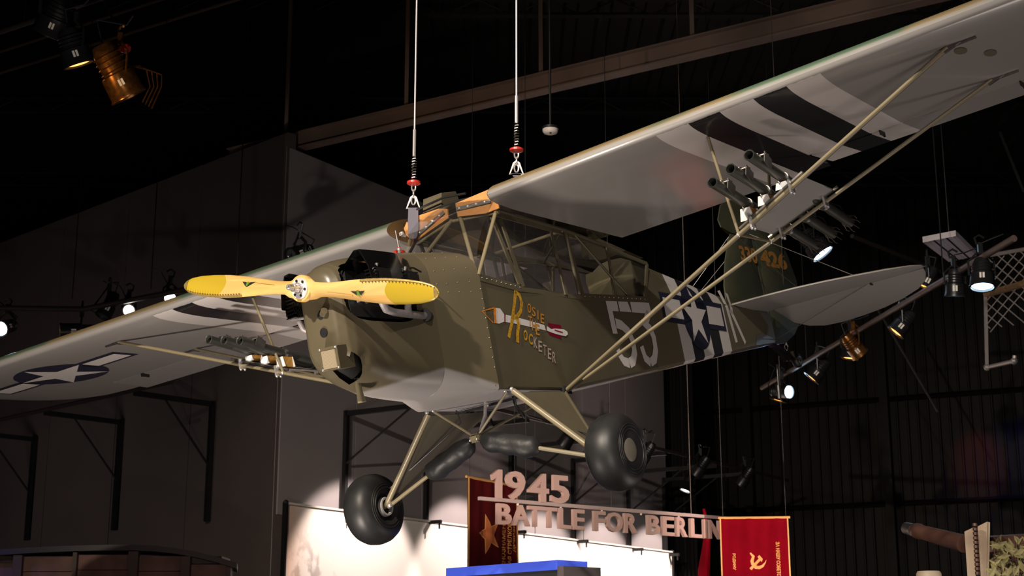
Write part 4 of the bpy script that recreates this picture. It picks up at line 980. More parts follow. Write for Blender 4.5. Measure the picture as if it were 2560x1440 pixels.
def lens_mat(name, col, st): return mat(name, (.02,.02,.02), .2, emit=(col, st))
M['lens_blue'] = lens_mat('lit_cold_lens', (.55, .78, 1), 22)
M['lens_white'] = lens_mat('lit_white_lens', (1, .93, .86), 20)
M['lens_dim'] = lens_mat('dim_blue_lens', (.45, .65, 1), 5)
M['lens_amber'] = lens_mat('dim_amber_lens', (1, .38, .08), 3.5)
M['lens_off'] = mat('unlit_lens', (.05, .05, .06), .08)
M['lampbody'] = mat('black_lamp_housing', (.018, .018, .02), .32, .3)
M['lampamber'] = mat('coppery_amber_lit_housing', (.30, .13, .035), .28, .8, noise=.5, nscale=22)  # coppery colour puts amber light onto an otherwise black housing
M['lamptape'] = mat('white_tape_label', (.7, .66, .6), .6); M['bluetape'] = mat('blue_tape', (.02, .05, .5), .5)
def lamp(pos, aim, R_, L_, lens, label, group=None, body=None, hang=None, rim=None, tape=True):
    """theatre lamp: housing, lens, yoke, clamp"""
    pos = Vector(pos); d = (Vector(aim) - pos).normalized(); e = empty('stage_lamp', pos); tag(e, label, 'stage lamp', group)
    bm_ = body or M['lampbody']
    b = MB(); b.lathe((0,0,0), d, [(-L_, 0), (-L_, R_*.55), (-L_*.85, R_*.72), (-L_*.45, R_*.78), (-L_*.42, R_*.95), (-.02, R_), (0, R_*1.08), (.012, R_*1.08), (.012, R_*.92), (-.01, R_*.9)], 22); h = b.build('housing', bm_, e, 35)
    b = MB()
    for k in range(4): b.lathe(-d*(L_*(.5+.1*k)), d, [(0, R_*.8), (.006, R_*.86), (.012, R_*.8)], 18)
    b.build('cooling_fins', bm_, h, 30)
    b = MB(); b.lathe((0,0,0), d, [(-.012, R_*.9), (.0, R_*.6), (.004, 0)], 22); b.build('lens', lens, e, 60)
    up = Vector((0,0,1)); sx = d.cross(up).normalized() if abs(d.z) < .98 else Vector((1,0,0)); c = -d*(L_*.4)
    top = Vector((0,0,R_*1.9)) + c
    b = MB(); b.tube([c + sx*R_*1.05, c + sx*R_*1.05 + up*R_*1.2, top + sx*R_*.3, top - sx*R_*.3, c - sx*R_*1.05 + up*R_*1.2, c - sx*R_*1.05], .011, 6, flat=2); b.build('yoke', bm_, e, 30)
    b = MB(); b.box(top + up*.05, (.045, .045, .12)); b.tube([top + up*.09 - sx*.03, top + up*.16 - sx*.05, top + up*.19, top + up*.16 + sx*.05], .012, 6)
    if hang is not None: b.tube([top + up*.1, Vector(hang) - pos], .012, 6)
    b.build('hook_clamp', bm_, e, 30)
    b = MB(); b.tube([c - d*L_*.5, c - d*L_*.8 + up*R_*.9, top + up*.15 + sx*.12, top + up*.2 + sx*.25], .008, 6); b.build('power_cable', M['rubber'], e)
    if tape:
        b = MB(); q = -d*(L_*.25); n_ = -Vector((pos.x, pos.y, pos.z-CAMZ)).normalized(); n_ = (n_ - d*n_.dot(d)).normalized(); t2 = d.cross(n_)
        for k in range(2): cc = q + n_*R_*1.0 + t2*(.03*k-.015); b.poly([cc + t2*.010 + d*.03, cc - t2*.010 + d*.03, cc - t2*.010 - d*.03, cc + t2*.010 - d*.03])
        b.build('tape_label', M['lamptape'], e, 0)
    return e
# wall-wash lamps over the mural, with their real light
for k, (px_, py_, lab) in enumerate([(1030, 1068, 'black wall-wash lamp below the starboard gear fitting'), (1200, 1095, 'black wall-wash lamp behind the padded shock cord cover'), (1355, 1120, 'black wall-wash lamp above the 5 of the sign'), (1490, 1150, 'black wall-wash lamp behind the nearer main wheel'), (1625, 1180, 'black wall-wash lamp just right of the nearer main wheel')]):
    t_ = [.02, .30, .55, .76, .95][k]; p = eb[0].lerp(eb[-1], t_) + Vector((0,0,-.28))
    aim = p - nB*1.75 + Vector((0,0,-2.15))
    lamp(p, aim, .11, .36, M['lens_off'], lab, 'wall-wash lamps of the pale wall', hang=p+Vector((0,0,.28)), tape=False)
    light('mural_wash', 'SPOT', p + (aim-p).normalized()*.03, 470, (1, .83, .74), aim, .05, 66, .35)
pp = G(1713, 1226, 26.5); lamp(pp, pp + Vector((-.4, -.1, -1.0)), .10, .5, M['lens_white'], 'black lamp glowing white beside the dark drape', hang=pp+Vector((.1,.1,.9)), tape=False)
# lamps on the pipe beyond the tail
def onpipe(px, py, off=.30):
    best = None
    for k in range(101):
        q = RP0.lerp(RP1, k/100); v = q - Vector((0,0,CAMZ)); dep = v.y*math.cos(PITCH) + v.z*math.sin(PITCH); sx = 1280 + F*v.x/dep
        if best is None or abs(sx-px) < best[0]: best = (abs(sx-px), q)
    q = best[1]; return G(px, py, q.y), q
for (px_, py_, aimo, R_, L_, ln, lab, bd) in [
    (1972, 980, (1.2, -1.7, -.3), .10, .34, 'lens_blue', 'stage lamp glaring blue-white below the tail wheel', None),
    (1945, 1000, (-.3, .12, -1), .12, .30, 'lens_amber', 'stage lamp with dim amber rim at the lower end of the pipe', None),
    (2030, 945, (-.8, .20, -.9), .12, .32, 'lens_amber', 'stage lamp with amber rim right of the tail wheel', None),
    (2125, 895, (-.15, .08, -1), .12, .32, 'lens_amber', 'dark stage lamp hanging straight down beneath the stabilizer', None),
    (2150, 885, (.8, .3, -.9), .11, .30, 'lens_off', 'coppery stage lamp tilted right beneath the stabilizer', 'lampamber'),
    (2240, 830, (-.7, .16, -.8), .11, .30, 'lens_amber', 'stage lamp with blue tape and amber rim right of the stabilizer', None),
    (2388, 738, (0, .2, -1), .105, .28, 'lens_dim', 'stage lamp with faint blue lens rim near the stabilizer tip', None),
    (2456, 716, (-.15, -.25, -1.6), .125, .30, 'lens_blue', 'stage lamp glaring blue-white in front of the mesh cage', None),
    (2056, 634, (.5, -.15, -.75), .15, .34, 'lens_blue', 'stage lamp glaring blue-white behind the rocket tubes', None),
    (2312, 716, (-.5, .12, -.9), .08, .24, 'lens_amber', 'small stage lamp with amber rim at the stabilizer tip', None)]:
    P_, Q_ = onpipe(px_, py_)
    if px_ == 2056: P_ = G(2056, 634, 17.0); Q_ = P_ + Vector((.1, .1, .7))
    lamp(P_, P_ + Vector(aimo), R_, L_, M[ln], lab, 'stage lamps beyond the tail', M[bd] if bd else None, hang=Q_)
Pl = G(1972, 980, onpipe(1972, 980)[0].y)
light('blue_lamp_light', 'SPOT', Pl + Vector((-.03, -.12, -.03)), 130, (.30, .42, 1), W(5.75, -.06, -.10), .05, 4.2, .6)
# upper left lamps
lamp(G(120, 85, 14.1), G(120, 85, 14.1) + Vector((-.5, .4, -1)), .165, .42, M['lens_off'], 'large black theatre lamp at the upper left corner', 'theatre lamps at the upper left', hang=TP0.lerp(TP1, .25)-Vector((0,0,.03)))
lamp(G(198, 160, 13.2), G(198, 160, 13.2) + Vector((.35, .36, -1)), .145, .34, M['lens_amber'], 'black bell-shaped theatre lamp with amber rim at the upper left', 'theatre lamps at the upper left', hang=TP0.lerp(TP1, .36)-Vector((0,0,.03)))
lc = G(322, 240, 13.0); lamp(lc, lc + Vector((.55, .45, -1)), .165, .52, M['lens_off'], 'amber-lit theatre lamp with loose cables at the upper left', 'theatre lamps at the upper left', M['lampamber'], hang=TP0.lerp(TP1, .57)-Vector((0,0,.03)))
b = MB()
for k in range(4): b.tube([lc + Vector((-.02+.03*k, 0, .30)), lc + Vector((.15+.05*k, -.02, .26-.02*k)), lc + Vector((.20+.035*k, -.03, .08)), lc + Vector((.14+.03*k, -.04, -.08-.02*k))], .007, 6)
tag(b.build('cable_loop', M['lampamber']), 'coppery cable loops hanging beside the amber-lit theatre lamp', 'cable')
b = MB(); b.lathe(G(298, 118, 13.0), (1, 0, -.2), [(0, .02), (.02, .045), (.07, .05), (.10, .03)], 12); tag(b.build('red_connector', M['red']), 'small red power connector above the amber-lit theatre lamp', 'connector')
light('amber_lamp_light', 'SPOT', lc + Vector((-1.0, -1.6, -.9)), 75, (1, .55, .18), lc, .06, 30, .5)
# lamps over the far wing
for px_, py_, d_, aimo, ln, lab in [(322, 776, 18.0, (.3, -1, -.35), 'lens_white', 'stage lamp glaring white just above the far wing'), (425, 745, 17.7, (.3, -1, -.5), 'lens_white', 'small lit stage lamp peeping over the far wing near the propeller tip'), (152, 828, 18.3, (-1, -.35, -.1), 'lens_amber', 'long black stage lamp with brassy end above the far wing'), (2, 822, 18.7, (-.2, -1, -.4), 'lens_blue', 'stage lamp with blue lens at the left picture edge'), (258, 790, 18.3, (-.3, -.2, -.8), 'lens_off', 'unlit black stage lamp left of the white glaring one'), (728, 640, 17.0, (-.5, -.6, -.4), 'lens_off', 'unlit stage lamp with cable loop above the far wing root')]:
    P_ = G(px_, py_, d_); tq = max(-.2, min(1.4, (P_-LP0).dot(LP1-LP0)/(LP1-LP0).length_squared)); Hq = LP0.lerp(LP1, .35)-Vector((0,0,.15)); Hq = (LP0.lerp(Hq, tq/.35) if 0 < tq < .35 else (Hq.lerp(LP1, (tq-.35)/.65) if 0 < tq < 1 else LP0 + (LP1-LP0)*tq))
    lamp(P_, P_ + Vector(aimo), .075 if 'white' in ln else .10, .34 if px_ != 152 else .6, M[ln], lab, 'stage lamps above the far wing', hang=Hq - Vector((0,0,.03)))

# ==================================================================  MURAL, BANNERS, SIGN
def mural_mat():
    m = mat('printed_mural_fabric', (.86, .80, .76), .8); n = NT(m); X, Y, Z = n.pos()
    # faded brown print of a ruined street on the left part: towers, beams and rubble
    vert = n.noise(1.0, stretch=(3.2, 3.2, .9), detail=6); fine_ = n.noise(9.0, detail=8)
    h = n.math('ADD', n.math('MULTIPLY', vert, 1.5), n.math('MULTIPLY', fine_, .55))
    band = n.math('MULTIPLY', n.ss(X, 1.5, 0.25), n.ss(Z, 0.02, -1.0))
    f = n.math('MULTIPLY', n.ss(h, 1.0, 1.18), n.math('MULTIPLY', band, .75))
    c = n.mix(f, (.86, .80, .76, 1), (.22, .17, .15, 1)); edge = n.ss(X, .55, .0)
    n.color(n.mix(n.math('MULTIPLY', edge, .8), c, (.66, .42, .30, 1))); return m
mv = Vector((B1[0]-A0[0], B1[1]-A0[1], 0)); ML = mv.length; mv.normalize()
mo = Vector((A0[0], A0[1], zmur)) + nB*.14 + mv*.05
mu = empty('wall_mural', mo, math.atan2(mv.y, mv.x)); tag(mu, 'large brightly lit printed fabric mural stretched along the pale wall', 'mural')
ML2 = ML - .15
b = MB(); b.box((ML2/2, 0, -1.7), (ML2, .04, 3.4)); b.build('print', mural_mat(), mu, 0)
b = MB(); b.box((ML2/2, -.02, .012), (ML2, .06, .025)); b.build('top_rail', mat('pale_rail', (.7,.66,.62), .5), mu, 0)
for x in (0, ML2): b = MB(); b.box((x, -.02, -1.7), (.03, .07, 3.45)); b.ball((x, -.03, .02), .035); b.build('end_rail', M['blacksteel'], mu, 0)
for i, (s_, x0, x1, z) in enumerate((('others fired', 5.6, 8.6, -.75), ('walls of the', 5.7, 8.7, -1.12))):
    b = MB(); put_text(b, s_, lambda u, v: Vector((x0+(x1-x0)*u, -.026, z+.24*v)), .01); b.build('mural_text', mat('white_mural_lettering', (.93,.90,.88), .8), mu, 0)

def cloth(name, A_, B_, drop, m, parent, nx=24, nz=16, amp=.02, ph=0.0):
    A_ = Vector(A_); B_ = Vector(B_); d_ = B_-A_; d2 = Vector((d_.x, d_.y, 0)).normalized(); n_ = Vector((d2.y, -d2.x, 0))
    if n_.y > 0: n_ = -n_
    f = lambda u, v, off=0.0: A_ + d_*u - Vector((0,0,drop*v)) + n_*(-off + amp*math.sin(u*15+ph)*min(1, .3+v) + amp*.6*math.sin(u*31+v*3+ph))
    b = MB(); b.loft([[f(i/nx, j/nz) for i in range(nx+1)] for j in range(nz+1)], closed=False)
    bmesh.ops.solidify(b.bm, geom=b.bm.faces[:], thickness=.004)
    o_ = b.build(name, m, parent, 60); return f, o_
M['velvet'] = mat('dark_red_velvet', (.22, .006, .008), .75, noise=.3, nscale=3)
M['redsilk'] = mat('bright_red_satin', (.40, .002, .016), .8, noise=.15, nscale=3, spec=.08)
M['gold'] = mat('orange_gold_print', (.78, .34, .09), .6); M['goldfringe'] = mat('gold_trim', (.75, .38, .12), .6); M['stargold'] = mat('copper_star_print', (.50, .14, .045), .6)
def banner(loc_a, loc_b, drop, m, label):
    e = empty('red_banner', (0,0,0)); tag(e, label, 'banner', None); return e
BA, BB = G(1168, 1192, 15.5), G(1292, 1214, 16.2); BB.z = BA.z - .0
BB = atz(1292, 1216, BA.z)
be = banner(0, 0, 0, 0, 'dark red velvet banner with a gold star hanging behind the 1945 sign')
f, o_ = cloth('cloth', BA, BB, 1.7, M['velvet'], be, amp=.012)
b = MB(); b.tube([BA - (BB-BA)*.02, BB + (BB-BA)*.02], .014, 8); b.build('rod', M['goldfringe'], be)
for u in (.05, .95): b = MB(); q = BA.lerp(BB, u); b.tube([q, (q.x, q.y, CEIL)], .003, 5); b.build('hanging_wire', M['blacksteel'], be)
for u in (.012, .988): b = MB(); b.loft([[f(u-.012, j/16, -.008) for j in range(17)], [f(u+.012, j/16, -.008) for j in range(17)]], closed=False); b.build('gold_edging', M['goldfringe'], be, 0)
b = MB(); put_poly(b, star5(.45, .335, .215, PI, .42), lambda x, y: f(.42+(x-.45)*1.0, .33+(y-.335)*.60, -.012), 2); b.build('star', M['gold'], be, 0)
b = MB(); put_poly(b, star5(.45, .335, .188, PI, .42), lambda x, y: f(.42+(x-.45)*1.0, .33+(y-.335)*.60, -.016), 2); b.build('star_fill', M['stargold'], be, 0)
for s_, u0, u1, v0, v1 in (('207 КРАСНОЗНАМЕННАЯ', .68, .76, .68, .17), ('УНСКАЯ СТРЕЛКОВАЯ', .79, .86, .60, .19), ('ДИВИЗИЯ', .89, .95, .42, .22)):
    b = MB(); put_text(b, s_, lambda u, v: f(u1 - (u1-u0)*v, v0+(v1-v0)*u, -.013) if False else f(u0 + (u1-u0)*(1-v), v0+(v1-v0)*u, -.013), .02); b.build('banner_text', M['gold'], be, 0)
RA = G(1799, 1295, 16.6); RB_ = atz(1970, 1293, RA.z)
re_ = banner(0, 0, 0, 0, 'bright red banner with gold hammer and sickle at the right end of the sign')
f2b, o_ = cloth('cloth', RA, RB_, 1.3, M['redsilk'], re_, amp=.012, ph=1.0)
b = MB(); b.tube([RA - (RB_-RA)*.02, RB_ + (RB_-RA)*.03], .014, 8); b.build('rod', M['goldfringe'], re_)
for u in (.05, .97): b = MB(); q = RA.lerp(RB_, u); b.tube([q, (q.x, q.y, CEIL)], .003, 5); b.build('hanging_wire', M['blacksteel'], re_)
for u in (.008, .992): b = MB(); b.loft([[f2b(u-.010, j/16, -.008) for j in range(17)], [f2b(u+.010, j/16, -.008) for j in range(17)]], closed=False); b.build('gold_edging', M['goldfringe'], re_, 0)
# hammer and sickle, laid on its side as the flag hangs (u across, v down, in photo proportions)
HS = lambda x, y: f2b((x-148)/1360, (y-265)/2298, -.013)
b = MB(); ribbon(b, [(730, 945), (790, 1010), (760, 1100), (775, 1160), (830, 1215), (900, 1225), (970, 1190), (1020, 1130), (1045, 1075)], [30, 50, 62, 66, 66, 60, 46, 22, 4], HS)
ribbon(b, [(725, 1255), (830, 1150), (925, 1060)], 52, HS); put_poly(b, [(870, 1020), (910, 985), (975, 1060), (950, 1120)], HS, 0); b.build('hammer_and_sickle', M['gold'], re_, 0)
for s_, x0, x1, y0, y1 in (('РОДИНУ', 370, 440, 950, 1265), ('ЗА НАШУ СОВЕТСКУЮ', 1240, 1318, 740, 1560)):
    b = MB(); put_text(b, s_, lambda u, v: HS(x0 + (x1-x0)*v, y0 + (y1-y0)*u), .03); b.build('banner_text', M['gold'], re_, 0)

# hanging sign: bar with the year above and the words below, every letter a part
SA = G(1197, 1246, 15.0); SB = atz(1820, 1296, SA.z); sd = (SB-SA); SL = sd.length; sd.normalize(); sn = Vector((sd.y, -sd.x, 0))
if sn.y > 0: sn = -sn
sg = empty('hanging_sign', SA); tag(sg, 'hanging pale pink letter sign reading 1945 Battle for Berlin', 'sign')
M['sign'] = mat('pale_pink_sign_paint', (.62, .40, .34), .55); M['signbar'] = mat('pale_bar', (.66, .50, .46), .4, .2)
b = MB(); b.box(sd*SL/2, (SL, .035, .035), Matrix.Rotation(math.atan2(sd.y, sd.x), 3, 'Z')); b.build('bar', M['signbar'], sg, 0)
for u in (.17, .50, .835): b = MB(); b.tube([sd*SL*u, sd*SL*u + Vector((0,0,CEIL-SA.z))], .004, 5); b.build('hanging_wire', M['beam'] if u > .7 else M['blacksteel'], sg)
def sign_letters(s_, spans, z0, z1, bold):
    for ch, (u0, u1) in zip(s_, spans):
        vs, fs_, (x0, x1, y0, y1) = text2d(ch, bold) if ch != '1' else ([(.48, 0), (1, 0), (1, 1), (.62, 1), (0, .80), (.10, .62), (.48, .74)], [(0, 1, 2, 3, 6), (3, 4, 5, 6)], (0, 1, 0, 1)); b = MB(); fr = []; bk = []
        g = lambda x, y, t: sd*(SL*(u0+(u1-u0)*(x-x0)/(x1-x0))) + Vector((0,0,z0+(z1-z0)*(y-y0)/(y1-y0))) + sn*t
        fr = [b.bm.verts.new(g(x, y, .028)) for x, y in vs]; bk = [b.bm.verts.new(g(x, y, -.012)) for x, y in vs]; cnt = {}
        for q in fs_:
            b.face([fr[i] for i in q]); b.face([bk[i] for i in reversed(q)])
            for i, j in zip(q, q[1:]+q[:1]): cnt[(i, j)] = 1
        for (i, j) in cnt:
            if (j, i) not in cnt: b.face([fr[j], fr[i], bk[i], bk[j]])
        b.build('letter', M['sign'], sg, 0)
ux = lambda x: ((atz(x, 1246 + (x-1197)*.0803, SA.z) - SA).dot(sd))/SL
pxs = lambda L_: [(ux(a), ux(c)) for a, c in L_]
hpx = (SA.y/ math.cos(PITCH))/F*.965
sign_letters('1945', pxs([(1226, 1252), (1262, 1310), (1318, 1369), (1375, 1420)]), .012, .075*4.17*0+.305, .02)
sign_letters('BATTLEFORBERLIN', pxs([(1240, 1276), (1278, 1322), (1318, 1352), (1352, 1389), (1394, 1424), (1429, 1458), (1481, 1510), (1512, 1553), (1557, 1590), (1615, 1646), (1652, 1681), (1687, 1714), (1722, 1750), (1755, 1762), (1768, 1798)]), -.245, -.035, .022)
for k in range(5): b = MB(); b.box(sd*SL*(.14+.16*k) + Vector((0,0,-.025)), (.02, .02, .03)); b.build('letter_bracket', M['signbar'], sg, 0)
light('sign_fill', 'SPOT', (4.2, 11.5, 1.2), 1500, (1, .76, .68), SB, .15, 24, .9); light('banner_fill', 'SPOT', (-.6, 11.0, 1.0), 480, (1, .78, .72), BA.lerp(SA, .5) + Vector((.5, 0, 0)), .15, 20, .9)  # spots added to brighten the sign and the star banner
# furled red flag behind the sign
b = MB(); q0 = G(1760, 1272, 19.0); secs = []
for k in range(9):
    c = q0 + Vector((.03*math.sin(k), 0, -.19*k)); rr = .015 + .05*min(1, k/4); secs.append([c + Vector((math.cos(t)*rr*(1+.3*math.sin(3*t)), math.sin(t)*rr, 0)) for t in [2*PI*j/12 for j in range(12)]])
b.loft(secs); fl = tag(b.build('furled_flag', M['redsilk'], None, 60), 'furled red flag hanging between the sign and the red banner', 'flag')

# ==================================================================  LOWER FOREGROUND
ka, kb_ = G(1118, 1423, 10.0), G(1397, 1402, 9.4); kz = (ka.z+kb_.z)/2
ka = atz(1118, 1421, 2.22); kb_ = atz(1396, 1400, 2.22); kd = (kb_-ka); KL = kd.length; kd.normalize(); kn = Vector((-kd.y, kd.x, 0))
if kn.y < 0: kn = -kn
ko = empty('information_kiosk', (ka.x, ka.y, 0)); tag(ko, 'grey information kiosk with blue strip along its top edge', 'kiosk')
Rk = Matrix.Rotation(math.atan2(kd.y, kd.x), 3, 'Z')
b = MB(); b.box(kd*KL/2 + kn*.13 + Vector((0,0,1.08)), (KL, .24, 2.16), Rk); b.build('body', mat('dark_olive_grey_board', (.05,.048,.04), .6), ko, 0)
b = MB(); b.box(kd*KL/2 + kn*.12 + Vector((0,0,2.19)), (KL, .26, .06), Rk); b.build('blue_strip', mat('blue_header', (.05,.10,.62), .5, emit=((.08,.13,.8), .5)), ko, 0)
b = MB(); b.box(kd*(KL+.03) + kn*.15 + Vector((0,0,1.09)), (.06, .32, 2.18), Rk); b.build('end_cheek', mat('brown_grey_edge', (.10,.085,.085), .5), ko, 0)
# goods wagon at the lower left
wa, wb_ = atz(0, 1385, 3.05), atz(600, 1385, 3.05); WD = 16.4
wo = empty('goods_wagon', (G(330, 1400, WD).x, WD, 0)); tag(wo, 'old wooden goods wagon with curved roof at the lower left', 'railway wagon')
x0w, x1w = G(48, 1400, WD).x - wo.location.x, G(575, 1400, WD).x - wo.location.x; zr = G(330, 1352, WD).z; ze = G(600, 1392, WD).z
M['plank'] = mat('weathered_wagon_board', (.15, .07, .055), .6, noise=.45, nscale=5); M['wagonpost'] = mat('wagon_iron_post', (.05, .03, .026), .55)
roofz = lambda x: zr - .05 - (zr-ze)*((x)/(x1w))**2*.95
b = MB(); pts_o = []
for k in range(21): x = -3.4 + (x1w+.10+3.4)*k/20; pts_o.append((x, roofz(x if x > 0 else x*.42)))
b.loft([[Vector((x, -.12, z)) for x, z in pts_o] + [Vector((x, -.12, z-.06)) for x, z in reversed(pts_o)], [Vector((x-.12, .6, z)) for x, z in pts_o] + [Vector((x-.12, .6, z-.06)) for x, z in reversed(pts_o)]]); b.build('roof', mat('dark_roof_sheet', (.025,.022,.025), .5), wo, 40)
bays_w = [(x0w-2.2, x0w-.05), (x0w+.08, x0w+.72), (x0w+.76, x0w+1.32), (x0w+1.46, x0w+1.90), (x0w+2.0, x1w)]
bays_w = [(G(a, 1400, WD).x-wo.location.x, G(c, 1400, WD).x-wo.location.x) for a, c in ((-260, 40), (62, 188), (198, 326), (350, 458), (480, 575))]
for (a, c) in bays_w:
    for k in range(16):
        z1 = roofz((a+c)/2 if (a+c) > 0 else (a+c)/2*.42) - .10 - .165*k
        if z1 < .3: break
        b = MB(); b.box(((a+c)/2, random.uniform(-.006, .006), z1-.079), (c-a, .04, .158)); b.build('plank', M['plank'], wo, 0)
for a, c in ((40, 62), (188, 198), (326, 350), (458, 480), (573, 582)):
    xa, xc = G(a, 1400, WD).x-wo.location.x, G(c, 1400, WD).x-wo.location.x; zt_ = roofz((xa+xc)/2 if xa > 0 else xa*.42) - .07
    b = MB(); b.box(((xa+xc)/2, -.05, zt_/2), (xc-xa, .1, zt_)); b.build('post', M['wagonpost'], wo, 0)
b = MB(); b.box(((x0w+x1w)/2-.7, .3, 1.4), (x1w-x0w+1.2, .5, 2.6)); b.build('wagon_body', M['wagonpost'], wo, 0)
light('wagon_blue_light', 'SPOT', wo.location + Vector((-2.9, -1.6, 4.6)), 190, (.25, .22, 1), wo.location + Vector((-2.2, 0, 2.9)), .1, 50, .8)
light('wagon_red_light', 'SPOT', wo.location + Vector((.3, -3.2, 3.6)), 11, (1, .50, .42), wo.location + Vector((.3, 0, 2.6)), .1, 60, .8)
# field gun at the lower right
gm = G(2266, 1320, 12.0); gs = G(2425, 1363, 11.2); gd = (gs-gm); gl = gd.length; gd.normalize()
go = empty('field_gun', (gs.x, gs.y, 0)); tag(go, 'field gun with brown barrel and pale shield under leafy camouflage at lower right', 'gun'); gO = Vector((gs.x, gs.y, 0))
M['gunbarrel'] = mat('rusty_brown_barrel', (.12, .055, .04), .42, .3, noise=.4, nscale=6); M['shield'] = mat('sand_shield_paint', (.40, .33, .24), .55, noise=.25, nscale=3, col2=(.34,.24,.17)); M['leaf'] = mat('dry_camouflage_leaf', (.28, .25, .10), .6, noise=.5, nscale=4)
b = MB(); b.lathe(gm-gO, gd, [(0, .02), (0, .046), (.13, .05), (.15, .062), (.20, .062), (.21, .055), (gl-.07, .068), (gl-.07, 0)], 20); b.build('barrel', M['gunbarrel'], go, 40)
b = MB(); b.lathe(gm-gO-gd*.002, gd, [(0, .03), (.0, .048), (.115, .052), (.115, .05)], 20); b.build('muzzle', M['steel'], go, 40)
def shplate(px, th_=.03, name='shield_plate', dd=0.0):
    p = [G(x, y, 11.2+dd) - gO for x, y in px]; b = MB(); b.loft([p, [q + Vector((.02, .06, 0)) for q in p]]); return b.build(name, M['shield'], go, 0)
shplate([(2411, 1329), (2434, 1318), (2440, 1460), (2420, 1460)]); shplate([(2444, 1316), (2468, 1304), (2466, 1460), (2453, 1460)], dd=.05)
b = MB(); p = [G(x, y, 11.27) - gO for x, y in [(2468, 1304), (2475, 1306), (2472, 1460), (2466, 1460)]]; b.loft([p, [q + Vector((.05, .25, 0)) for q in p]]); b.build('shield_edge', M['shield'], go, 0)
for k in range(14):
    q = G(2437+k*.6, 1312+k*11, 11.15) - gO; b = MB(); b.lathe(q, (0, 0, 1), [(-.014, .004), (-.010, .018), (.010, .018), (.014, .004)], 8); b.build('hinge_knuckle', M['gunbarrel'], go, 30)
b = MB(); q = G(2520, 1370, 11.6) - gO
b.tube([q + Vector((-.2, 0, .02)), q + Vector((.5, 0, .06))], .07, 10); b.box(q + Vector((.15, 0, -.35)), (.5, .2, .5)); b.build('breech', M['gunbarrel'], go, 30)
rl = random.Random(3)
for k in range(120):
    q = G(2478 + rl.random()*110, 1345 + rl.random()**.8*110, 11.0 + rl.random()*.5) - gO; a = rl.random()*PI; ln = .03+.04*rl.random(); wd_ = ln*.35
    u_ = Vector((math.cos(a), rl.uniform(-.4, .4), math.sin(a))); v_ = Vector((-math.sin(a), rl.uniform(-.5,.5), math.cos(a)))
    b = MB(); b.poly([q - u_*ln, q - v_*wd_ + Vector((0,-.008,0)), q + u_*ln, q + v_*wd_ + Vector((0,-.008,0))]); b.build('leaf', M['leaf'], go, 0)
b = MB()
for k in range(16):
    a = [G(2478 + rl.random()*100, 1340 + rl.random()*110, 11.3) - gO for _ in range(3)]; b.tube(a, .005, 4)
b.build('twigs', M['gunbarrel'], go, 0)['kind'] = 'stuff'
q = G(2330, 1440, 11.0); b = MB(); b.lathe((0,0,0), (0,0,1), [(-2.0, .09), (-.0, .09), (.02, .08), (.02, .07), (-.05, .068), (-.05, 0)], 20); o_ = b.build('post_top', M['shield']); o_.location = G(2322, 1435, 11.0); o_.name = 'wooden_post'; tag(o_, 'round wooden post top peeping up left of the gun shield', 'post')
light('gun_light', 'SPOT', G(2440, 900, 9.0), 22, (1, .80, .58), G(2440, 1390, 11.2), .08, 24, .6)

# ==================================================================  MESH CAGE, OFFICE LIGHT, DETECTOR
cg = empty('mesh_cage', G(2458, 760, 20)); tag(cg, 'diamond mesh cage panel in a steel frame at the right edge', 'mesh cage'); cO = G(2458, 760, 20)
M['cage'] = mat('zinc_mesh_wire', (.38, .34, .33), .45, .4)
Lf = lambda u, v: (G(2462 + u*150 + v*4, 640 - u*26 + v*192, 20 - u*1.0)) - cO
nW = 11
for dirn in (1, -1):
    for k in range(-8, 8):
        pts = []
        for t in range(0, 21):
            u = t/20*1.3; v = (k*.15 + dirn*u*.8)
            if 0 <= v <= 1: pts.append(Lf(u, v))
        if len(pts) > 1: b = MB(); b.tube(pts, .009, 4); b.build('mesh_wire', M['cage'], cg, 0)
for a, c in (((0, 0), (0, 1.45)), ((0, 0), (1.3, 0))): b = MB(); b.tube([Lf(*a), Lf(*c)], .028, 6); b.build('frame_tube', M['cage'], cg)
b = MB(); b.tube([Lf(0, 1.45), Lf(.45, 1.43)], .028, 8); b.ball(Lf(0, 1.45), .05); b.ball(Lf(.45, 1.43), .05); b.tube([Lf(.45, 1.43), Lf(.46, 1.36)], .028, 8); b.build('bottom_rail', M['cage'], cg)
b = MB(); b.tube([Lf(.0, .50), Lf(.5, .46), Lf(1.3, .38)], .05, 8); b.build('rope_wrap', mat('tan_sisal_rope', (.26,.15,.07), .8, noise=.5, nscale=40), cg)
lo = G(2375, 622, 18); ol = empty('ceiling_light_panel', lo); tag(ol, 'unlit white fluorescent light panel hanging beyond the tail plane', 'light fixture')
q = [G(2307, 604, 17.2), G(2390, 588, 17.6), G(2441, 632, 19.4), G(2372, 655, 19.0)]; zq = q[0].z; q = [Vector((p.x, p.y, 0)) - Vector((lo.x, lo.y, 0)) for p in [atz(2307, 606, zq), atz(2390, 590, zq), atz(2441, 640, zq), atz(2372, 655, zq)]]; hz = zq - lo.z
b = MB(); b.loft([[p + Vector((0,0,hz)) for p in q], [p + Vector((0,0,hz+.07)) for p in q]]); M['panelw'] = mat('white_enamel', (.52, .47, .48), .5); b.build('housing', M['panelw'], ol, 0)
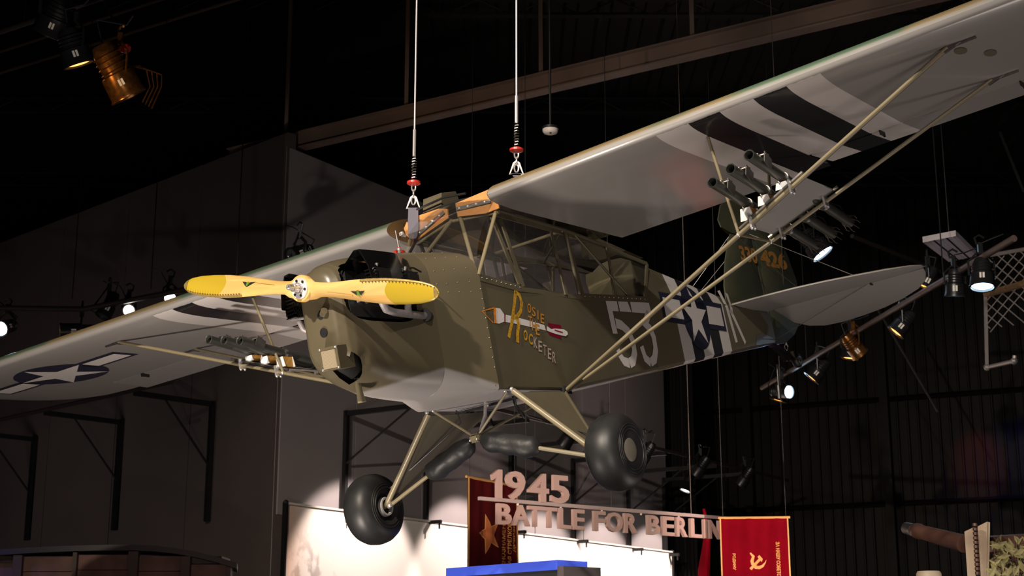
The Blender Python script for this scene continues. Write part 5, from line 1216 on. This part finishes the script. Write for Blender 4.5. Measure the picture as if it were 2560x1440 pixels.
for k in range(5):
    t = .12+.19*k; a_, c_ = q[0].lerp(q[1], t), q[3].lerp(q[2], t); b = MB(); dx = (q[1]-q[0])*.05; b.loft([[a_ + Vector((0,0,hz-.004)), c_ + Vector((0,0,hz-.004)), c_ + dx + Vector((0,0,hz-.004)), a_ + dx + Vector((0,0,hz-.004))], [a_ + Vector((0,0,hz)), c_ + Vector((0,0,hz)), c_ + dx + Vector((0,0,hz)), a_ + dx + Vector((0,0,hz))]]); b.build('lamp_slot', M['blacksteel'] if k % 2 else M['panelw'], ol, 0)
b = MB(); b.tube([(0,0,hz+.06), (0,0,CEIL-lo.z)], .006, 5); b.build('hanging_rod', M['blacksteel'], ol)
light('panel_fill', 'SPOT', (4.9, 9.5, .6), 420, (.9, .8, 1), lo, .05, 7, .5)  # added spot without a fixture, brightens the unlit light panel
sp_ = G(1376, 331, 13.5); de = empty('smoke_detector', sp_); tag(de, 'small white smoke detector hanging on a rod from the roof', 'smoke detector')
b = MB(); b.lathe((0,0,0), (0,0,1), [(-.018, 0), (-.018, .03), (-.008, .062), (.012, .075), (.03, .075), (.034, .06), (.034, 0)], 28); b.build('body', mat('white_plastic', (.62, .55, .52), .5), de, 40)
b = MB(); b.lathe((0,0,.034), (0,0,1), [(0, .08), (.02, .08), (.03, .05), (.03, 0)], 24); b.build('base_plate', M['blacksteel'], de, 40)
b = MB(); b.ball((-.0, -.035, -.014), .012); b.build('test_button', M['black'], de); b = MB(); b.ball((.03, -.04, -.005), .006); b.build('indicator', M['black'], de)
b = MB(); b.tube([(0,0,.05), (0,0,CEIL-sp_.z)], .012, 8); b.build('rod', M['blacksteel'], de)
light('detector_light', 'SPOT', sp_ + Vector((-.4, -2.5, -1.2)), 9, (1, .85, .8), sp_, .05, 12, .5)
wp = onplane(2445, 1165, C0, C1); light('red_wall_spot', 'SPOT', wp + Vector((-1.2, -2.5, 2.2)), 330, (1, .12, .12), wp, .05, 22, 1)
wp = onplane(2510, 1170, C0, C1); light('blue_wall_spot', 'SPOT', wp + Vector((1.2, -2.5, 2.2)), 420, (.2, .22, 1), wp, .05, 30, 1)
# diagonal steel braces at the right
for (a, c, d_, lab) in (((2175, 740), (2345, 1030), 24, 'thin dark diagonal steel rod below the tail plane'), ((2500, 330), (2560, 480), 19, 'dark diagonal steel brace at the right edge')):
    b = MB(); b.tube([G(a[0], a[1], d_), G(c[0], c[1], d_)], .02, 6); tag(b.build('roof_brace', M['deck']), lab, 'brace')
